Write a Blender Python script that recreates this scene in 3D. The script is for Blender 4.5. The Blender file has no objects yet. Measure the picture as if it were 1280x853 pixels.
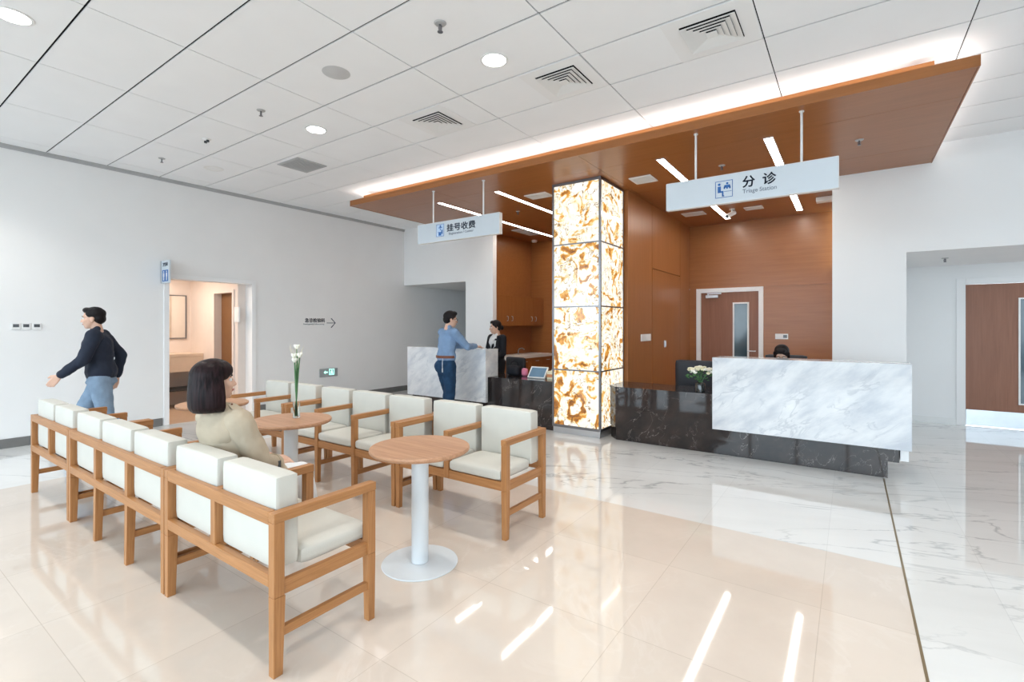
import bpy, bmesh, math, random
from mathutils import Vector, Matrix, Quaternion, noise

random.seed(7)
C = bpy.context.scene.collection
SC = bpy.context.scene
PI = math.pi

# ------------------------------------------------------------------ camera
cam = bpy.data.cameras.new('camera')
cam.sensor_fit = 'HORIZONTAL'
cam.sensor_width = 36.0
cam.lens = 607.2174 / 1280 * 36
cam.shift_y = -0.01505
cam.clip_start = 0.05
camo = bpy.data.objects.new('camera', cam)
C.objects.link(camo)
camo.location = (0, 0, 1.5)
camo.rotation_euler = (PI / 2, 0, math.radians(34.868))
SC.camera = camo

# ------------------------------------------------------------------ sky, exposure
SC.view_settings.view_transform = 'Standard'
SC.view_settings.look = 'None'
SC.view_settings.gamma = 1.0
SC.view_settings.use_curve_mapping = False
SC.view_settings.exposure = 0.9
W = bpy.data.worlds.new('sky')
SC.world = W
W.use_nodes = True
bg = W.node_tree.nodes['Background']
bg.inputs[0].default_value = (0.73, 0.885, 1.0, 1)
bg.inputs[1].default_value = 3.4
SC.cycles.use_denoising = True
SC.cycles.max_bounces = 10
SC.cycles.diffuse_bounces = 5
SC.cycles.glossy_bounces = 4
SC.cycles.transmission_bounces = 8
SC.cycles.sample_clamp_indirect = 6.0
SC.cycles.caustics_reflective = False
SC.cycles.caustics_refractive = False

LIGHTSCALE = 1.0


def area_light(name, loc, sx, sy, power, color, rot=(0, 0, 0), parent=None, spread=None):
    d = bpy.data.lights.new(name, 'AREA')
    d.shape = 'RECTANGLE'
    d.size, d.size_y = sx, sy
    d.energy = power * LIGHTSCALE
    d.color = color
    if spread:
        d.spread = spread
    o = bpy.data.objects.new(name, d)
    C.objects.link(o)
    o.location = loc
    o.rotation_euler = rot
    if parent:
        o.parent = parent
    return o


# daylight enters through the glazed front behind the camera
p = area_light('daylight_portal', (-1.2, -3.85, 1.9), 14.4, 3.6, 1.0, (1, 1, 1), (PI / 2, 0, 0))
p.data.cycles.is_portal = True

# ------------------------------------------------------------------ materials


def nd(nt, t, **kw):
    n = nt.nodes.new(t)
    for k, v in kw.items():
        if k.startswith('i_'):
            key = k[2:]
            key = int(key) if key.isdigit() else key.replace('_', ' ')
            n.inputs[key].default_value = v
        else:
            setattr(n, k, v)
    return n


def ramp(nt, fac, stops):
    n = nt.nodes.new('ShaderNodeValToRGB')
    e = n.color_ramp.elements
    while len(e) > 1:
        e.remove(e[-1])
    for i, (p, c) in enumerate(stops):
        x = e[0] if i == 0 else e.new(p)
        x.position = p
        x.color = (c[0], c[1], c[2], 1)
    nt.links.new(fac, n.inputs[0])
    return n.outputs[0]


MATS = {}


def base(name, rough=0.5, spec=0.5, metal=0.0, coat=0.0):
    m = bpy.data.materials.new(name)
    m.use_nodes = True
    nt = m.node_tree
    b = nt.nodes['Principled BSDF']
    b.inputs['Roughness'].default_value = rough
    b.inputs['Specular IOR Level'].default_value = spec
    b.inputs['Metallic'].default_value = metal
    b.inputs['Coat Weight'].default_value = coat
    b.inputs['Coat Roughness'].default_value = 0.04
    MATS[name] = m
    return m, nt, b


def plain(name, col, rough=0.5, spec=0.5, metal=0.0, coat=0.0, var=0.06, scale=6.0, bump=0.0, bscale=80.0):
    m, nt, b = base(name, rough, spec, metal, coat)
    tc = nd(nt, 'ShaderNodeTexCoord')
    n = nd(nt, 'ShaderNodeTexNoise', i_Scale=scale, i_Detail=4.0)
    nt.links.new(tc.outputs['Object'], n.inputs['Vector'])
    lo = tuple(c * (1 - var) for c in col)
    hi = tuple(min(1, c * (1 + var)) for c in col)
    nt.links.new(ramp(nt, n.outputs['Fac'], [(0.3, lo), (0.7, hi)]), b.inputs['Base Color'])
    if bump:
        n2 = nd(nt, 'ShaderNodeTexNoise', i_Scale=bscale, i_Detail=3.0)
        nt.links.new(tc.outputs['Object'], n2.inputs['Vector'])
        bp = nd(nt, 'ShaderNodeBump', i_Strength=bump, i_Distance=0.01)
        nt.links.new(n2.outputs['Fac'], bp.inputs['Height'])
        nt.links.new(bp.outputs['Normal'], b.inputs['Normal'])
    return m


def wood(name, dark, mid, light, axis='x', rough=0.35, spec=0.5, scale=1.0, coat=0.0):
    m, nt, b = base(name, rough, spec, 0, coat)
    tc = nd(nt, 'ShaderNodeTexCoord')
    mp = nd(nt, 'ShaderNodeMapping')
    s = [14 * scale] * 3
    s['xyz'.index(axis)] = 0.9 * scale
    mp.inputs['Scale'].default_value = s
    nt.links.new(tc.outputs['Object'], mp.inputs['Vector'])
    n = nd(nt, 'ShaderNodeTexNoise', i_Scale=1.6, i_Detail=6.0, i_Roughness=0.62, i_Distortion=0.7)
    nt.links.new(mp.outputs[0], n.inputs['Vector'])
    mp2 = nd(nt, 'ShaderNodeMapping')
    s2 = [90 * scale] * 3
    s2['xyz'.index(axis)] = 2.5 * scale
    mp2.inputs['Scale'].default_value = s2
    nt.links.new(tc.outputs['Object'], mp2.inputs['Vector'])
    n2 = nd(nt, 'ShaderNodeTexNoise', i_Scale=1.0, i_Detail=3.0)
    nt.links.new(mp2.outputs[0], n2.inputs['Vector'])
    mx = nd(nt, 'ShaderNodeMix', data_type='FLOAT')
    mx.inputs[0].default_value = 0.35
    nt.links.new(n.outputs['Fac'], mx.inputs[2])
    nt.links.new(n2.outputs['Fac'], mx.inputs[3])
    nt.links.new(ramp(nt, mx.outputs[0], [(0.32, dark), (0.5, mid), (0.68, light)]), b.inputs['Base Color'])
    return m


def emit(name, col, strength):
    m = bpy.data.materials.new(name)
    m.use_nodes = True
    nt = m.node_tree
    b = nt.nodes['Principled BSDF']
    b.inputs['Base Color'].default_value = (0.8, 0.8, 0.8, 1)
    b.inputs['Emission Color'].default_value = (*col, 1)
    b.inputs['Emission Strength'].default_value = strength
    MATS[name] = m
    return m


def marble(name, ground, cloud, vein, rough, scale, rot, stretch, vein_w=0.02, amount=1.0, spec=0.5, ground2=None,
           tile=None, tile_col=None, tile_off=(0, 0), mask=(0.46, 0.62)):
    m, nt, b = base(name, rough, spec)
    tc = nd(nt, 'ShaderNodeTexCoord')
    mp = nd(nt, 'ShaderNodeMapping')
    mp.inputs['Scale'].default_value = stretch
    rotn = nd(nt, 'ShaderNodeMapping')
    rotn.inputs['Rotation'].default_value = rot
    nt.links.new(tc.outputs['Object'], rotn.inputs['Vector'])
    nt.links.new(rotn.outputs[0], mp.inputs['Vector'])
    warp = nd(nt, 'ShaderNodeTexNoise', i_Scale=scale * 0.8, i_Detail=5.0, i_Roughness=0.6)
    nt.links.new(mp.outputs[0], warp.inputs['Vector'])
    cl = ramp(nt, warp.outputs['Fac'], [(0.34, cloud), (0.56, ground), (0.75, ground2 or ground)])
    n = nd(nt, 'ShaderNodeTexNoise', i_Scale=scale, i_Detail=7.0, i_Roughness=0.55, i_Distortion=0.9)
    nt.links.new(mp.outputs[0], n.inputs['Vector'])
    sub = nd(nt, 'ShaderNodeMath', operation='SUBTRACT')
    sub.inputs[1].default_value = 0.5
    nt.links.new(n.outputs['Fac'], sub.inputs[0])
    ab = nd(nt, 'ShaderNodeMath', operation='ABSOLUTE')
    nt.links.new(sub.outputs[0], ab.inputs[0])
    mr = nd(nt, 'ShaderNodeMapRange')
    mr.inputs[1].default_value = 0.0
    mr.inputs[2].default_value = vein_w
    mr.inputs[3].default_value = amount
    mr.inputs[4].default_value = 0.0
    nt.links.new(ab.outputs[0], mr.inputs[0])
    # break the veins up so that they fade in and out
    n3 = nd(nt, 'ShaderNodeTexNoise', i_Scale=scale * 0.7, i_Detail=2.0)
    nt.links.new(mp.outputs[0], n3.inputs['Vector'])
    mr3 = nd(nt, 'ShaderNodeMapRange')
    mr3.inputs[1].default_value = mask[0]
    mr3.inputs[2].default_value = mask[1]
    nt.links.new(n3.outputs['Fac'], mr3.inputs[0])
    mul = nd(nt, 'ShaderNodeMath', operation='MULTIPLY')
    nt.links.new(mr.outputs[0], mul.inputs[0])
    nt.links.new(mr3.outputs[0], mul.inputs[1])
    mx = nd(nt, 'ShaderNodeMix', data_type='RGBA')
    nt.links.new(mul.outputs[0], mx.inputs[0])
    nt.links.new(cl, mx.inputs[6])
    mx.inputs[7].default_value = (*vein, 1)
    out = mx.outputs[2]
    if tile:
        br = nd(nt, 'ShaderNodeTexBrick')
        br.offset = 0.0
        br.inputs['Scale'].default_value = 1.0
        br.inputs['Brick Width'].default_value = tile[0]
        br.inputs['Row Height'].default_value = tile[1]
        br.inputs['Mortar Size'].default_value = 0.0018
        br.inputs['Mortar Smooth'].default_value = 0.0
        br.inputs['Color1'].default_value = (1, 1, 1, 1)
        br.inputs['Color2'].default_value = (0.955, 0.955, 0.955, 1)
        br.inputs['Mortar'].default_value = (*tile_col, 1)
        mo = nd(nt, 'ShaderNodeMapping')
        mo.inputs['Location'].default_value = (tile_off[0], tile_off[1], 0)
        nt.links.new(tc.outputs['Object'], mo.inputs['Vector'])
        nt.links.new(mo.outputs[0], br.inputs['Vector'])
        mm = nd(nt, 'ShaderNodeMix', data_type='RGBA', blend_type='MULTIPLY')
        mm.inputs[0].default_value = 1.0
        nt.links.new(out, mm.inputs[6])
        nt.links.new(br.outputs['Color'], mm.inputs[7])
        out = mm.outputs[2]
    nt.links.new(out, b.inputs['Base Color'])
    return m


plain('wall_paint', (0.85, 0.845, 0.84), 0.6, 0.3, var=0.012, scale=2)
plain('white_paint', (0.87, 0.87, 0.87), 0.55, 0.3, var=0.01, scale=2)
plain('ceiling_tile', (0.90, 0.905, 0.915), 0.7, 0.2, var=0.01, scale=3)
plain('void_black', (0.012, 0.012, 0.014), 0.9, 0.1)
plain('baseboard_grey', (0.18, 0.175, 0.17), 0.4, 0.4)
plain('warm_wall', (0.78, 0.69, 0.63), 0.6, 0.3, var=0.02)
plain('tan_floor', (0.52, 0.36, 0.25), 0.35, 0.4)
plain('alu', (0.62, 0.63, 0.65), 0.3, 0.5, metal=0.9, var=0.03)
plain('steel_frame', (0.22, 0.22, 0.235), 0.28, 0.5, metal=0.85)
plain('steel_kick', (0.50, 0.52, 0.55), 0.34, 0.5, metal=0.95, var=0.05)
plain('sign_white', (0.63, 0.685, 0.735), 0.3, 0.5, var=0.01)
plain('sign_edge', (0.85, 0.84, 0.82), 0.4, 0.5, var=0.01)
plain('letter_dark', (0.035, 0.05, 0.09), 0.5, 0.3)
plain('letter_grey', (0.22, 0.25, 0.30), 0.5, 0.3)
plain('picto_blue', (0.03, 0.14, 0.42), 0.4, 0.4)
plain('picto_pale', (0.55, 0.70, 0.90), 0.4, 0.4)
plain('white_plastic', (0.82, 0.82, 0.81), 0.35, 0.5, var=0.01)
plain('grey_plastic', (0.45, 0.45, 0.45), 0.4, 0.5)
plain('dark_plastic', (0.05, 0.055, 0.06), 0.35, 0.5)
plain('lcd', (0.10, 0.11, 0.12), 0.15, 0.5)
plain('cushion', (0.60, 0.585, 0.53), 0.48, 0.35, var=0.02, bump=0.08, bscale=160)
plain('table_white', (0.68, 0.72, 0.75), 0.35, 0.5, var=0.01)
plain('chair_black', (0.03, 0.032, 0.04), 0.55, 0.4)
plain('pink', (0.75, 0.22, 0.34), 0.5, 0.4)
plain('blue_screen', (0.16, 0.27, 0.38), 0.15, 0.6)
plain('skin', (0.68, 0.43, 0.32), 0.5, 0.35, var=0.04, scale=12)
plain('lips', (0.50, 0.18, 0.16), 0.45, 0.4)
plain('eye_white', (0.8, 0.8, 0.78), 0.25, 0.5)
plain('eye_dark', (0.015, 0.01, 0.01), 0.2, 0.5)
plain('trench', (0.45, 0.375, 0.28), 0.75, 0.2, var=0.05, scale=14, bump=0.25, bscale=24)
plain('white_cloth', (0.74, 0.75, 0.76), 0.8, 0.2, var=0.04, bump=0.15, bscale=18)
plain('shirt_blue', (0.19, 0.29, 0.45), 0.75, 0.2, var=0.08, scale=14, bump=0.3, bscale=20)
plain('jeans', (0.014, 0.045, 0.10), 0.8, 0.2, var=0.25, scale=14, bump=0.3, bscale=24)
plain('jeans_pale', (0.20, 0.28, 0.38), 0.8, 0.2, var=0.12, scale=14, bump=0.2, bscale=24)
plain('belt', (0.16, 0.05, 0.025), 0.45, 0.4)
plain('suit_black', (0.012, 0.013, 0.018), 0.7, 0.25, bump=0.15, bscale=20)
plain('jacket_navy', (0.012, 0.018, 0.035), 0.7, 0.3, bump=0.2, bscale=20)
plain('shoe', (0.03, 0.025, 0.022), 0.35, 0.5)
plain('shoe_white', (0.75, 0.75, 0.74), 0.5, 0.4)
plain('leaf', (0.06, 0.17, 0.05), 0.5, 0.4, var=0.3, scale=20)
plain('stem_green', (0.07, 0.18, 0.07), 0.5, 0.4, var=0.25, scale=20)
plain('petal', (0.86, 0.85, 0.76), 0.6, 0.3, var=0.05)
plain('petal_cream', (0.82, 0.76, 0.55), 0.6, 0.3, var=0.1, scale=30)
plain('brass', (0.30, 0.22, 0.12), 0.35, 0.5, metal=0.6)
plain('basin_stone', (0.66, 0.52, 0.40), 0.35, 0.5, var=0.05)
plain('mirror_glass', (0.85, 0.83, 0.78), 0.06, 0.5, metal=1.0, var=0.01)
plain('dark_brown_door', (0.20, 0.09, 0.03), 0.4, 0.4)
plain('pavement', (0.32, 0.33, 0.33), 0.8, 0.2)
plain('sign_green_case', (0.35, 0.37, 0.38), 0.4, 0.5)
plain('window_grey', (0.05, 0.085, 0.11), 0.08, 0.6)
hairm, hnt, hb = base('hair_brown', 0.40, 0.13)
tc = nd(hnt, 'ShaderNodeTexCoord')
mp = nd(hnt, 'ShaderNodeMapping')
mp.inputs['Scale'].default_value = (70, 70, 3)
hn = nd(hnt, 'ShaderNodeTexNoise', i_Scale=1.0, i_Detail=4.0)
hnt.links.new(tc.outputs['Object'], mp.inputs['Vector'])
hnt.links.new(mp.outputs[0], hn.inputs['Vector'])
hnt.links.new(ramp(hnt, hn.outputs['Fac'], [(0.35, (0.005, 0.0025, 0.003)), (0.68, (0.024, 0.011, 0.012))]), hb.inputs['Base Color'])
bp = nd(hnt, 'ShaderNodeBump', i_Strength=0.5, i_Distance=0.004)
hnt.links.new(hn.outputs['Fac'], bp.inputs['Height'])
hnt.links.new(bp.outputs['Normal'], hb.inputs['Normal'])
plain('hair_black', (0.012, 0.010, 0.011), 0.45, 0.15, bump=0.4, bscale=90)

wood('panel_x', (0.30, 0.108, 0.029), (0.335, 0.124, 0.035), (0.37, 0.14, 0.042), 'x', 0.30, 0.5, 0.8)
wood('panel_z', (0.285, 0.10, 0.026), (0.315, 0.116, 0.032), (0.35, 0.132, 0.038), 'z', 0.34, 0.45, 0.8)
wood('door_wood', (0.235, 0.098, 0.055), (0.27, 0.115, 0.066), (0.305, 0.132, 0.078), 'z', 0.4, 0.4, 0.8)
for ax in 'xyz':
    wood('bench_' + ax, (0.31, 0.13, 0.042), (0.40, 0.18, 0.064), (0.48, 0.225, 0.088), ax, 0.4, 0.4, 2.0)
wood('table_wood', (0.37, 0.185, 0.098), (0.47, 0.25, 0.14), (0.56, 0.32, 0.19), 'x', 0.38, 0.4, 1.6)
marble('marble_white', (0.70, 0.715, 0.735), (0.52, 0.55, 0.60), (0.40, 0.43, 0.48), 0.10, 4.2, (0, 0.6, 0), (0.7, 1, 1.7), 0.035, 0.55, ground2=(0.80, 0.81, 0.82))
marble('marble_dark', (0.036, 0.028, 0.026), (0.02, 0.018, 0.019), (0.40, 0.35, 0.32), 0.05, 3.4, (0, 0.9, 0), (1, 1, 1.5), 0.007, 0.7,
       ground2=(0.062, 0.046, 0.040), spec=0.5)
marble('floor_beige', (0.73, 0.635, 0.55), (0.68, 0.585, 0.505), (0.79, 0.71, 0.64), 0.045, 1.6, (0, 0, 0.5), (1, 1, 1), 0.02, 0.4, spec=0.9,
       tile=(0.8, 0.8), tile_col=(0.80, 0.78, 0.75), tile_off=(0.13, 0.15))
marble('floor_marble', (0.80, 0.795, 0.78), (0.74, 0.735, 0.72), (0.36, 0.37, 0.38), 0.04, 1.0, (0, 0, -0.35), (0.5, 1.9, 1), 0.012, 0.7, mask=(0.36, 0.56), spec=0.9,
       tile=(0.8, 0.8), tile_col=(0.86, 0.86, 0.86), tile_off=(0.13, 0.15))
emit('lamp_white', (1.0, 0.98, 0.95), 12.0)
emit('strip_white', (1.0, 0.95, 0.88), 13.0)
emit('cove_white', (1.0, 0.98, 0.95), 2.6)
emit('exit_green', (0.25, 0.95, 0.72), 1.3)
emit('blade_glow', (0.65, 0.80, 1.0), 0.7)


def onyx():
    m = bpy.data.materials.new('onyx')
    m.use_nodes = True
    nt = m.node_tree
    b = nt.nodes['Principled BSDF']
    b.inputs['Roughness'].default_value = 0.08
    tc = nd(nt, 'ShaderNodeTexCoord')
    oi = nd(nt, 'ShaderNodeObjectInfo')
    off = nd(nt, 'ShaderNodeVectorMath', operation='SCALE')
    comb = nd(nt, 'ShaderNodeCombineXYZ')
    for k, f in enumerate((37.0, 53.0, 71.0)):
        mt = nd(nt, 'ShaderNodeMath', operation='MULTIPLY')
        mt.inputs[1].default_value = f
        nt.links.new(oi.outputs['Random'], mt.inputs[0])
        nt.links.new(mt.outputs[0], comb.inputs[k])
    add = nd(nt, 'ShaderNodeVectorMath', operation='ADD')
    nt.links.new(tc.outputs['Object'], add.inputs[0])
    nt.links.new(comb.outputs[0], add.inputs[1])
    w = nd(nt, 'ShaderNodeTexNoise', i_Scale=3.0, i_Detail=4.0, i_Roughness=0.6)
    nt.links.new(add.outputs[0], w.inputs['Vector'])
    sc = nd(nt, 'ShaderNodeVectorMath', operation='SCALE')
    sc.inputs[3].default_value = 0.30
    nt.links.new(w.outputs['Color'], sc.inputs[0])
    ad2 = nd(nt, 'ShaderNodeVectorMath', operation='ADD')
    nt.links.new(add.outputs[0], ad2.inputs[0])
    nt.links.new(sc.outputs[0], ad2.inputs[1])
    n1 = nd(nt, 'ShaderNodeTexNoise', i_Scale=3.2, i_Detail=2.0, i_Roughness=0.45, i_Distortion=2.4)
    nt.links.new(ad2.outputs[0], n1.inputs['Vector'])
    # slabs differ: some hold much more amber than others
    sh = nd(nt, 'ShaderNodeMath', operation='MULTIPLY_ADD')
    sh.inputs[1].default_value = -0.11
    sh.inputs[2].default_value = 0.075
    nt.links.new(oi.outputs['Alpha'], sh.inputs[0])
    ash = nd(nt, 'ShaderNodeMath', operation='ADD')
    nt.links.new(n1.outputs['Fac'], ash.inputs[0])
    nt.links.new(sh.outputs[0], ash.inputs[1])
    col = ramp(nt, ash.outputs[0], [(0.30, (0.24, 0.075, 0.008)), (0.36, (0.48, 0.17, 0.014)), (0.415, (0.74, 0.34, 0.045)), (0.445, (0.90, 0.58, 0.20)),
                                    (0.47, (0.98, 0.86, 0.60)), (0.53, (1.0, 0.98, 0.93)), (0.66, (0.99, 0.93, 0.76)),
                                    (0.72, (0.80, 0.50, 0.15)), (0.78, (0.40, 0.16, 0.02))])
    n2 = nd(nt, 'ShaderNodeTexNoise', i_Scale=4.6, i_Detail=1.5, i_Roughness=0.5, i_Distortion=2.2)
    nt.links.new(ad2.outputs[0], n2.inputs['Vector'])
    s2 = nd(nt, 'ShaderNodeMath', operation='SUBTRACT')
    s2.inputs[1].default_value = 0.51
    nt.links.new(n2.outputs['Fac'], s2.inputs[0])
    a2 = nd(nt, 'ShaderNodeMath', operation='ABSOLUTE')
    nt.links.new(s2.outputs[0], a2.inputs[0])
    vr = ramp(nt, a2.outputs[0], [(0.0, (0.13, 0.07, 0.025)), (0.008, (0.32, 0.20, 0.08)), (0.022, (1, 1, 1))])
    mx = nd(nt, 'ShaderNodeMix', data_type='RGBA', blend_type='MULTIPLY')
    # the veins fade in and out
    n4 = nd(nt, 'ShaderNodeTexNoise', i_Scale=4.0, i_Detail=1.0)
    nt.links.new(add.outputs[0], n4.inputs['Vector'])
    nt.links.new(ramp(nt, n4.outputs['Fac'], [(0.36, (0.05, 0.05, 0.05)), (0.50, (0.95, 0.95, 0.95))]), mx.inputs[0])
    nt.links.new(col, mx.inputs[6])
    nt.links.new(vr, mx.inputs[7])
    b.inputs['Base Color'].default_value = (0.10, 0.07, 0.04, 1)
    nt.links.new(mx.outputs[2], b.inputs['Emission Color'])
    b.inputs['Emission Strength'].default_value = 0.60
    MATS['onyx'] = m


onyx()
gm, gnt, gb = base('glass_clear', 0.02, 0.5)
gb.inputs['Base Color'].default_value = (0.93, 0.97, 0.96, 1)
gb.inputs['Transmission Weight'].default_value = 1.0
gb.inputs['IOR'].default_value = 1.3

# ------------------------------------------------------------------ mesh helpers


class MB:
    """collects shapes in scene coordinates and links them as one mesh"""

    def __init__(self):
        self.v, self.f, self.sm = [], [], []

    def add(self, vs, fs, smooth=False):
        n = len(self.v)
        self.v += [Vector(p) for p in vs]
        for f in fs:
            self.f.append([i + n for i in f])
            self.sm.append(smooth)
        return self

    def bmadd(self, bm, smooth=False, M=None):
        bm.verts.index_update()
        vs = [(M @ v.co) if M else v.co.copy() for v in bm.verts]
        self.add(vs, [[v.index for v in f.verts] for f in bm.faces], smooth)
        bm.free()
        return self

    def box(self, x0, x1, y0, y1, z0, z1, bev=0.0, seg=2, M=None):
        bm = bmesh.new()
        bmesh.ops.create_cube(bm, size=1)
        for v in bm.verts:
            v.co = Vector((x0 + (v.co.x + .5) * (x1 - x0), y0 + (v.co.y + .5) * (y1 - y0), z0 + (v.co.z + .5) * (z1 - z0)))
        if bev:
            bmesh.ops.bevel(bm, geom=list(bm.edges), offset=bev, segments=seg, profile=0.6, affect='EDGES')
        return self.bmadd(bm, False, M)

    def hexa(self, bottom, top, bev=0.0):
        """bottom / top: (x0,x1,y0,y1,z) rectangles, joined: a tapered post"""
        bm = bmesh.new()
        vs = []
        for (x0, x1, y0, y1, z) in (bottom, top):
            vs += [bm.verts.new(p) for p in ((x0, y0, z), (x1, y0, z), (x1, y1, z), (x0, y1, z))]
        for q in ((0, 3, 2, 1), (4, 5, 6, 7), (0, 1, 5, 4), (1, 2, 6, 5), (2, 3, 7, 6), (3, 0, 4, 7)):
            bm.faces.new([vs[i] for i in q])
        if bev:
            bmesh.ops.bevel(bm, geom=list(bm.edges), offset=bev, segments=2, profile=0.6, affect='EDGES')
        return self.bmadd(bm)

    def rbox(self, x0, x1, y0, y1, z0, z1, r, n=8, bulge=(0, 0, 0), M=None):
        """soft rounded box (cushion) with optional bulge along each axis"""
        bm = bmesh.new()
        bmesh.ops.create_cube(bm, size=2)
        bmesh.ops.subdivide_edges(bm, edges=list(bm.edges), cuts=n, use_grid_fill=True)
        c = Vector(((x0 + x1) / 2, (y0 + y1) / 2, (z0 + z1) / 2))
        h = Vector(((x1 - x0) / 2, (y1 - y0) / 2, (z1 - z0) / 2))
        for v in bm.verts:
            u = v.co.copy()
            p = Vector((u.x * h.x, u.y * h.y, u.z * h.z))
            q = Vector([max(-(h[i] - r), min(h[i] - r, p[i])) for i in range(3)])
            # warp the grid so that the edge loops gather near the rounding
            d = Vector([(u[i] if abs(u[i]) > 0.999 else (max(0, abs(p[i]) - (h[i] - r)) / r) * (1 if u[i] > 0 else -1)) for i in range(3)])
            if d.length > 1e-6:
                p = q + d.normalized() * r
            for i in range(3):
                a, b2 = [k for k in range(3) if k != i]
                p[i] += bulge[i] * (1 - u[a] ** 2) * (1 - u[b2] ** 2) * (1 if u[i] > 0 else -1) * abs(u[i])
            v.co = c + p
        return self.bmadd(bm, True, M)

    def cyl(self, p0, p1, r0, r1=None, n=20, smooth=True, caps=True):
        r1 = r0 if r1 is None else r1
        p0, p1 = Vector(p0), Vector(p1)
        d = (p1 - p0).normalized()
        a = d.orthogonal().normalized()
        b = d.cross(a)
        vs, fs = [], []
        for k in range(n):
            t = 2 * PI * k / n
            vs.append(p0 + (a * math.cos(t) + b * math.sin(t)) * r0)
        for k in range(n):
            t = 2 * PI * k / n
            vs.append(p1 + (a * math.cos(t) + b * math.sin(t)) * r1)
        for k in range(n):
            fs.append((k, (k + 1) % n, n + (k + 1) % n, n + k))
        self.add(vs, fs, smooth)
        if caps:
            m = len(self.v) - 2 * n
            self.f.append([m + i for i in range(n)][::-1])
            self.sm.append(False)
            self.f.append([m + n + i for i in range(n)])
            self.sm.append(False)
        return self

    def lathe(self, prof, c, n=32, smooth=True):
        """prof: list of (r,z) bottom to top, around the vertical through c"""
        vs, fs = [], []
        m = len(prof)
        for k in range(n):
            t = 2 * PI * k / n
            for (r, z) in prof:
                vs.append((c[0] + r * math.cos(t), c[1] + r * math.sin(t), c[2] + z))
        for k in range(n):
            for j in range(m - 1):
                a, b = k * m + j, ((k + 1) % n) * m + j
                fs.append((a, b, b + 1, a + 1))
        self.add(vs, fs, smooth)
        base_i = len(self.v) - n * m
        closed = tuple(prof[0]) == tuple(prof[-1])
        if prof[0][0] > 1e-5 and not closed:
            self.f.append([base_i + k * m for k in range(n)][::-1])
            self.sm.append(False)
        if prof[-1][0] > 1e-5 and not closed:
            self.f.append([base_i + k * m + m - 1 for k in range(n)])
            self.sm.append(False)
        return self

    def ball(self, c, r, seg=16, rings=10, M=None):
        bm = bmesh.new()
        bmesh.ops.create_uvsphere(bm, u_segments=seg, v_segments=rings, radius=1)
        rr = r if hasattr(r, '__len__') else (r, r, r)
        R = M.to_3x3() if M else Matrix.Identity(3)
        for v in bm.verts:
            v.co = R @ Vector((v.co.x * rr[0], v.co.y * rr[1], v.co.z * rr[2])) + Vector(c)
        return self.bmadd(bm, True)

    def tube(self, pts, r, n=8, radii=None):
        pts = [Vector(p) for p in pts]
        vs, fs = [], []
        up = Vector((0.13, 0.21, 0.97)).normalized()
        for i, p in enumerate(pts):
            t = (pts[min(i + 1, len(pts) - 1)] - pts[max(i - 1, 0)]).normalized()
            a = t.cross(up)
            if a.length < 1e-3:
                a = t.orthogonal()
            a.normalize()
            b = t.cross(a)
            rr = radii[i] if radii else r
            for k in range(n):
                q = 2 * PI * k / n
                vs.append(p + (a * math.cos(q) + b * math.sin(q)) * rr)
        for i in range(len(pts) - 1):
            for k in range(n):
                fs.append((i * n + k, i * n + (k + 1) % n, (i + 1) * n + (k + 1) % n, (i + 1) * n + k))
        fs.append(list(range(n))[::-1])
        fs.append([(len(pts) - 1) * n + k for k in range(n)])
        return self.add(vs, fs, True)

    def prism(self, poly, z0, z1):
        """vertical prism over a plan polygon"""
        n = len(poly)
        vs = [(x, y, z0) for x, y in poly] + [(x, y, z1) for x, y in poly]
        fs = [list(range(n))[::-1], list(range(n, 2 * n))]
        fs += [(k, (k + 1) % n, n + (k + 1) % n, n + k) for k in range(n)]
        return self.add(vs, fs)

    def build(self, name, mat, parent=None, fix=True):
        me = bpy.data.meshes.new(name)
        o = bpy.data.objects.new(name, me)
        C.objects.link(o)
        org = Vector((0, 0, 0))
        if parent is not None:
            o.parent = parent
            p = parent
            while p is not None:
                org += p.location
                p = p.parent
        me.from_pydata([tuple(v - org) for v in self.v], [], self.f)
        me.polygons.foreach_set('use_smooth', self.sm)
        me.materials.append(MATS[mat] if isinstance(mat, str) else mat)
        if fix:
            bm = bmesh.new()
            bm.from_mesh(me)
            bmesh.ops.recalc_face_normals(bm, faces=list(bm.faces))
            bm.to_mesh(me)
            bm.free()
        if any(self.sm):
            me.set_sharp_from_angle(angle=math.radians(42))
        me.update()
        return o


def tag(o, label=None, cat=None, group=None, kind=None):
    if label:
        o['label'] = label
    if cat:
        o['category'] = cat
    if group:
        o['group'] = group
    if kind:
        o['kind'] = kind
    return o


def thing(name, loc, label, cat, group=None, kind=None):
    o = bpy.data.objects.new(name, None)
    o.empty_display_size = 0.1
    C.objects.link(o)
    o.location = loc
    return tag(o, label, cat, group, kind)


def struct(name, mb, mat, parent=None):
    o = mb.build(name, mat, parent)
    if parent is None:
        o['kind'] = 'structure'
    return o


def copy_tree(o, parent=None):
    c = o.copy()
    C.objects.link(c)
    if parent is not None:
        c.parent = parent
    for ch in list(o.children):
        copy_tree(ch, c)
    return c


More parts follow.
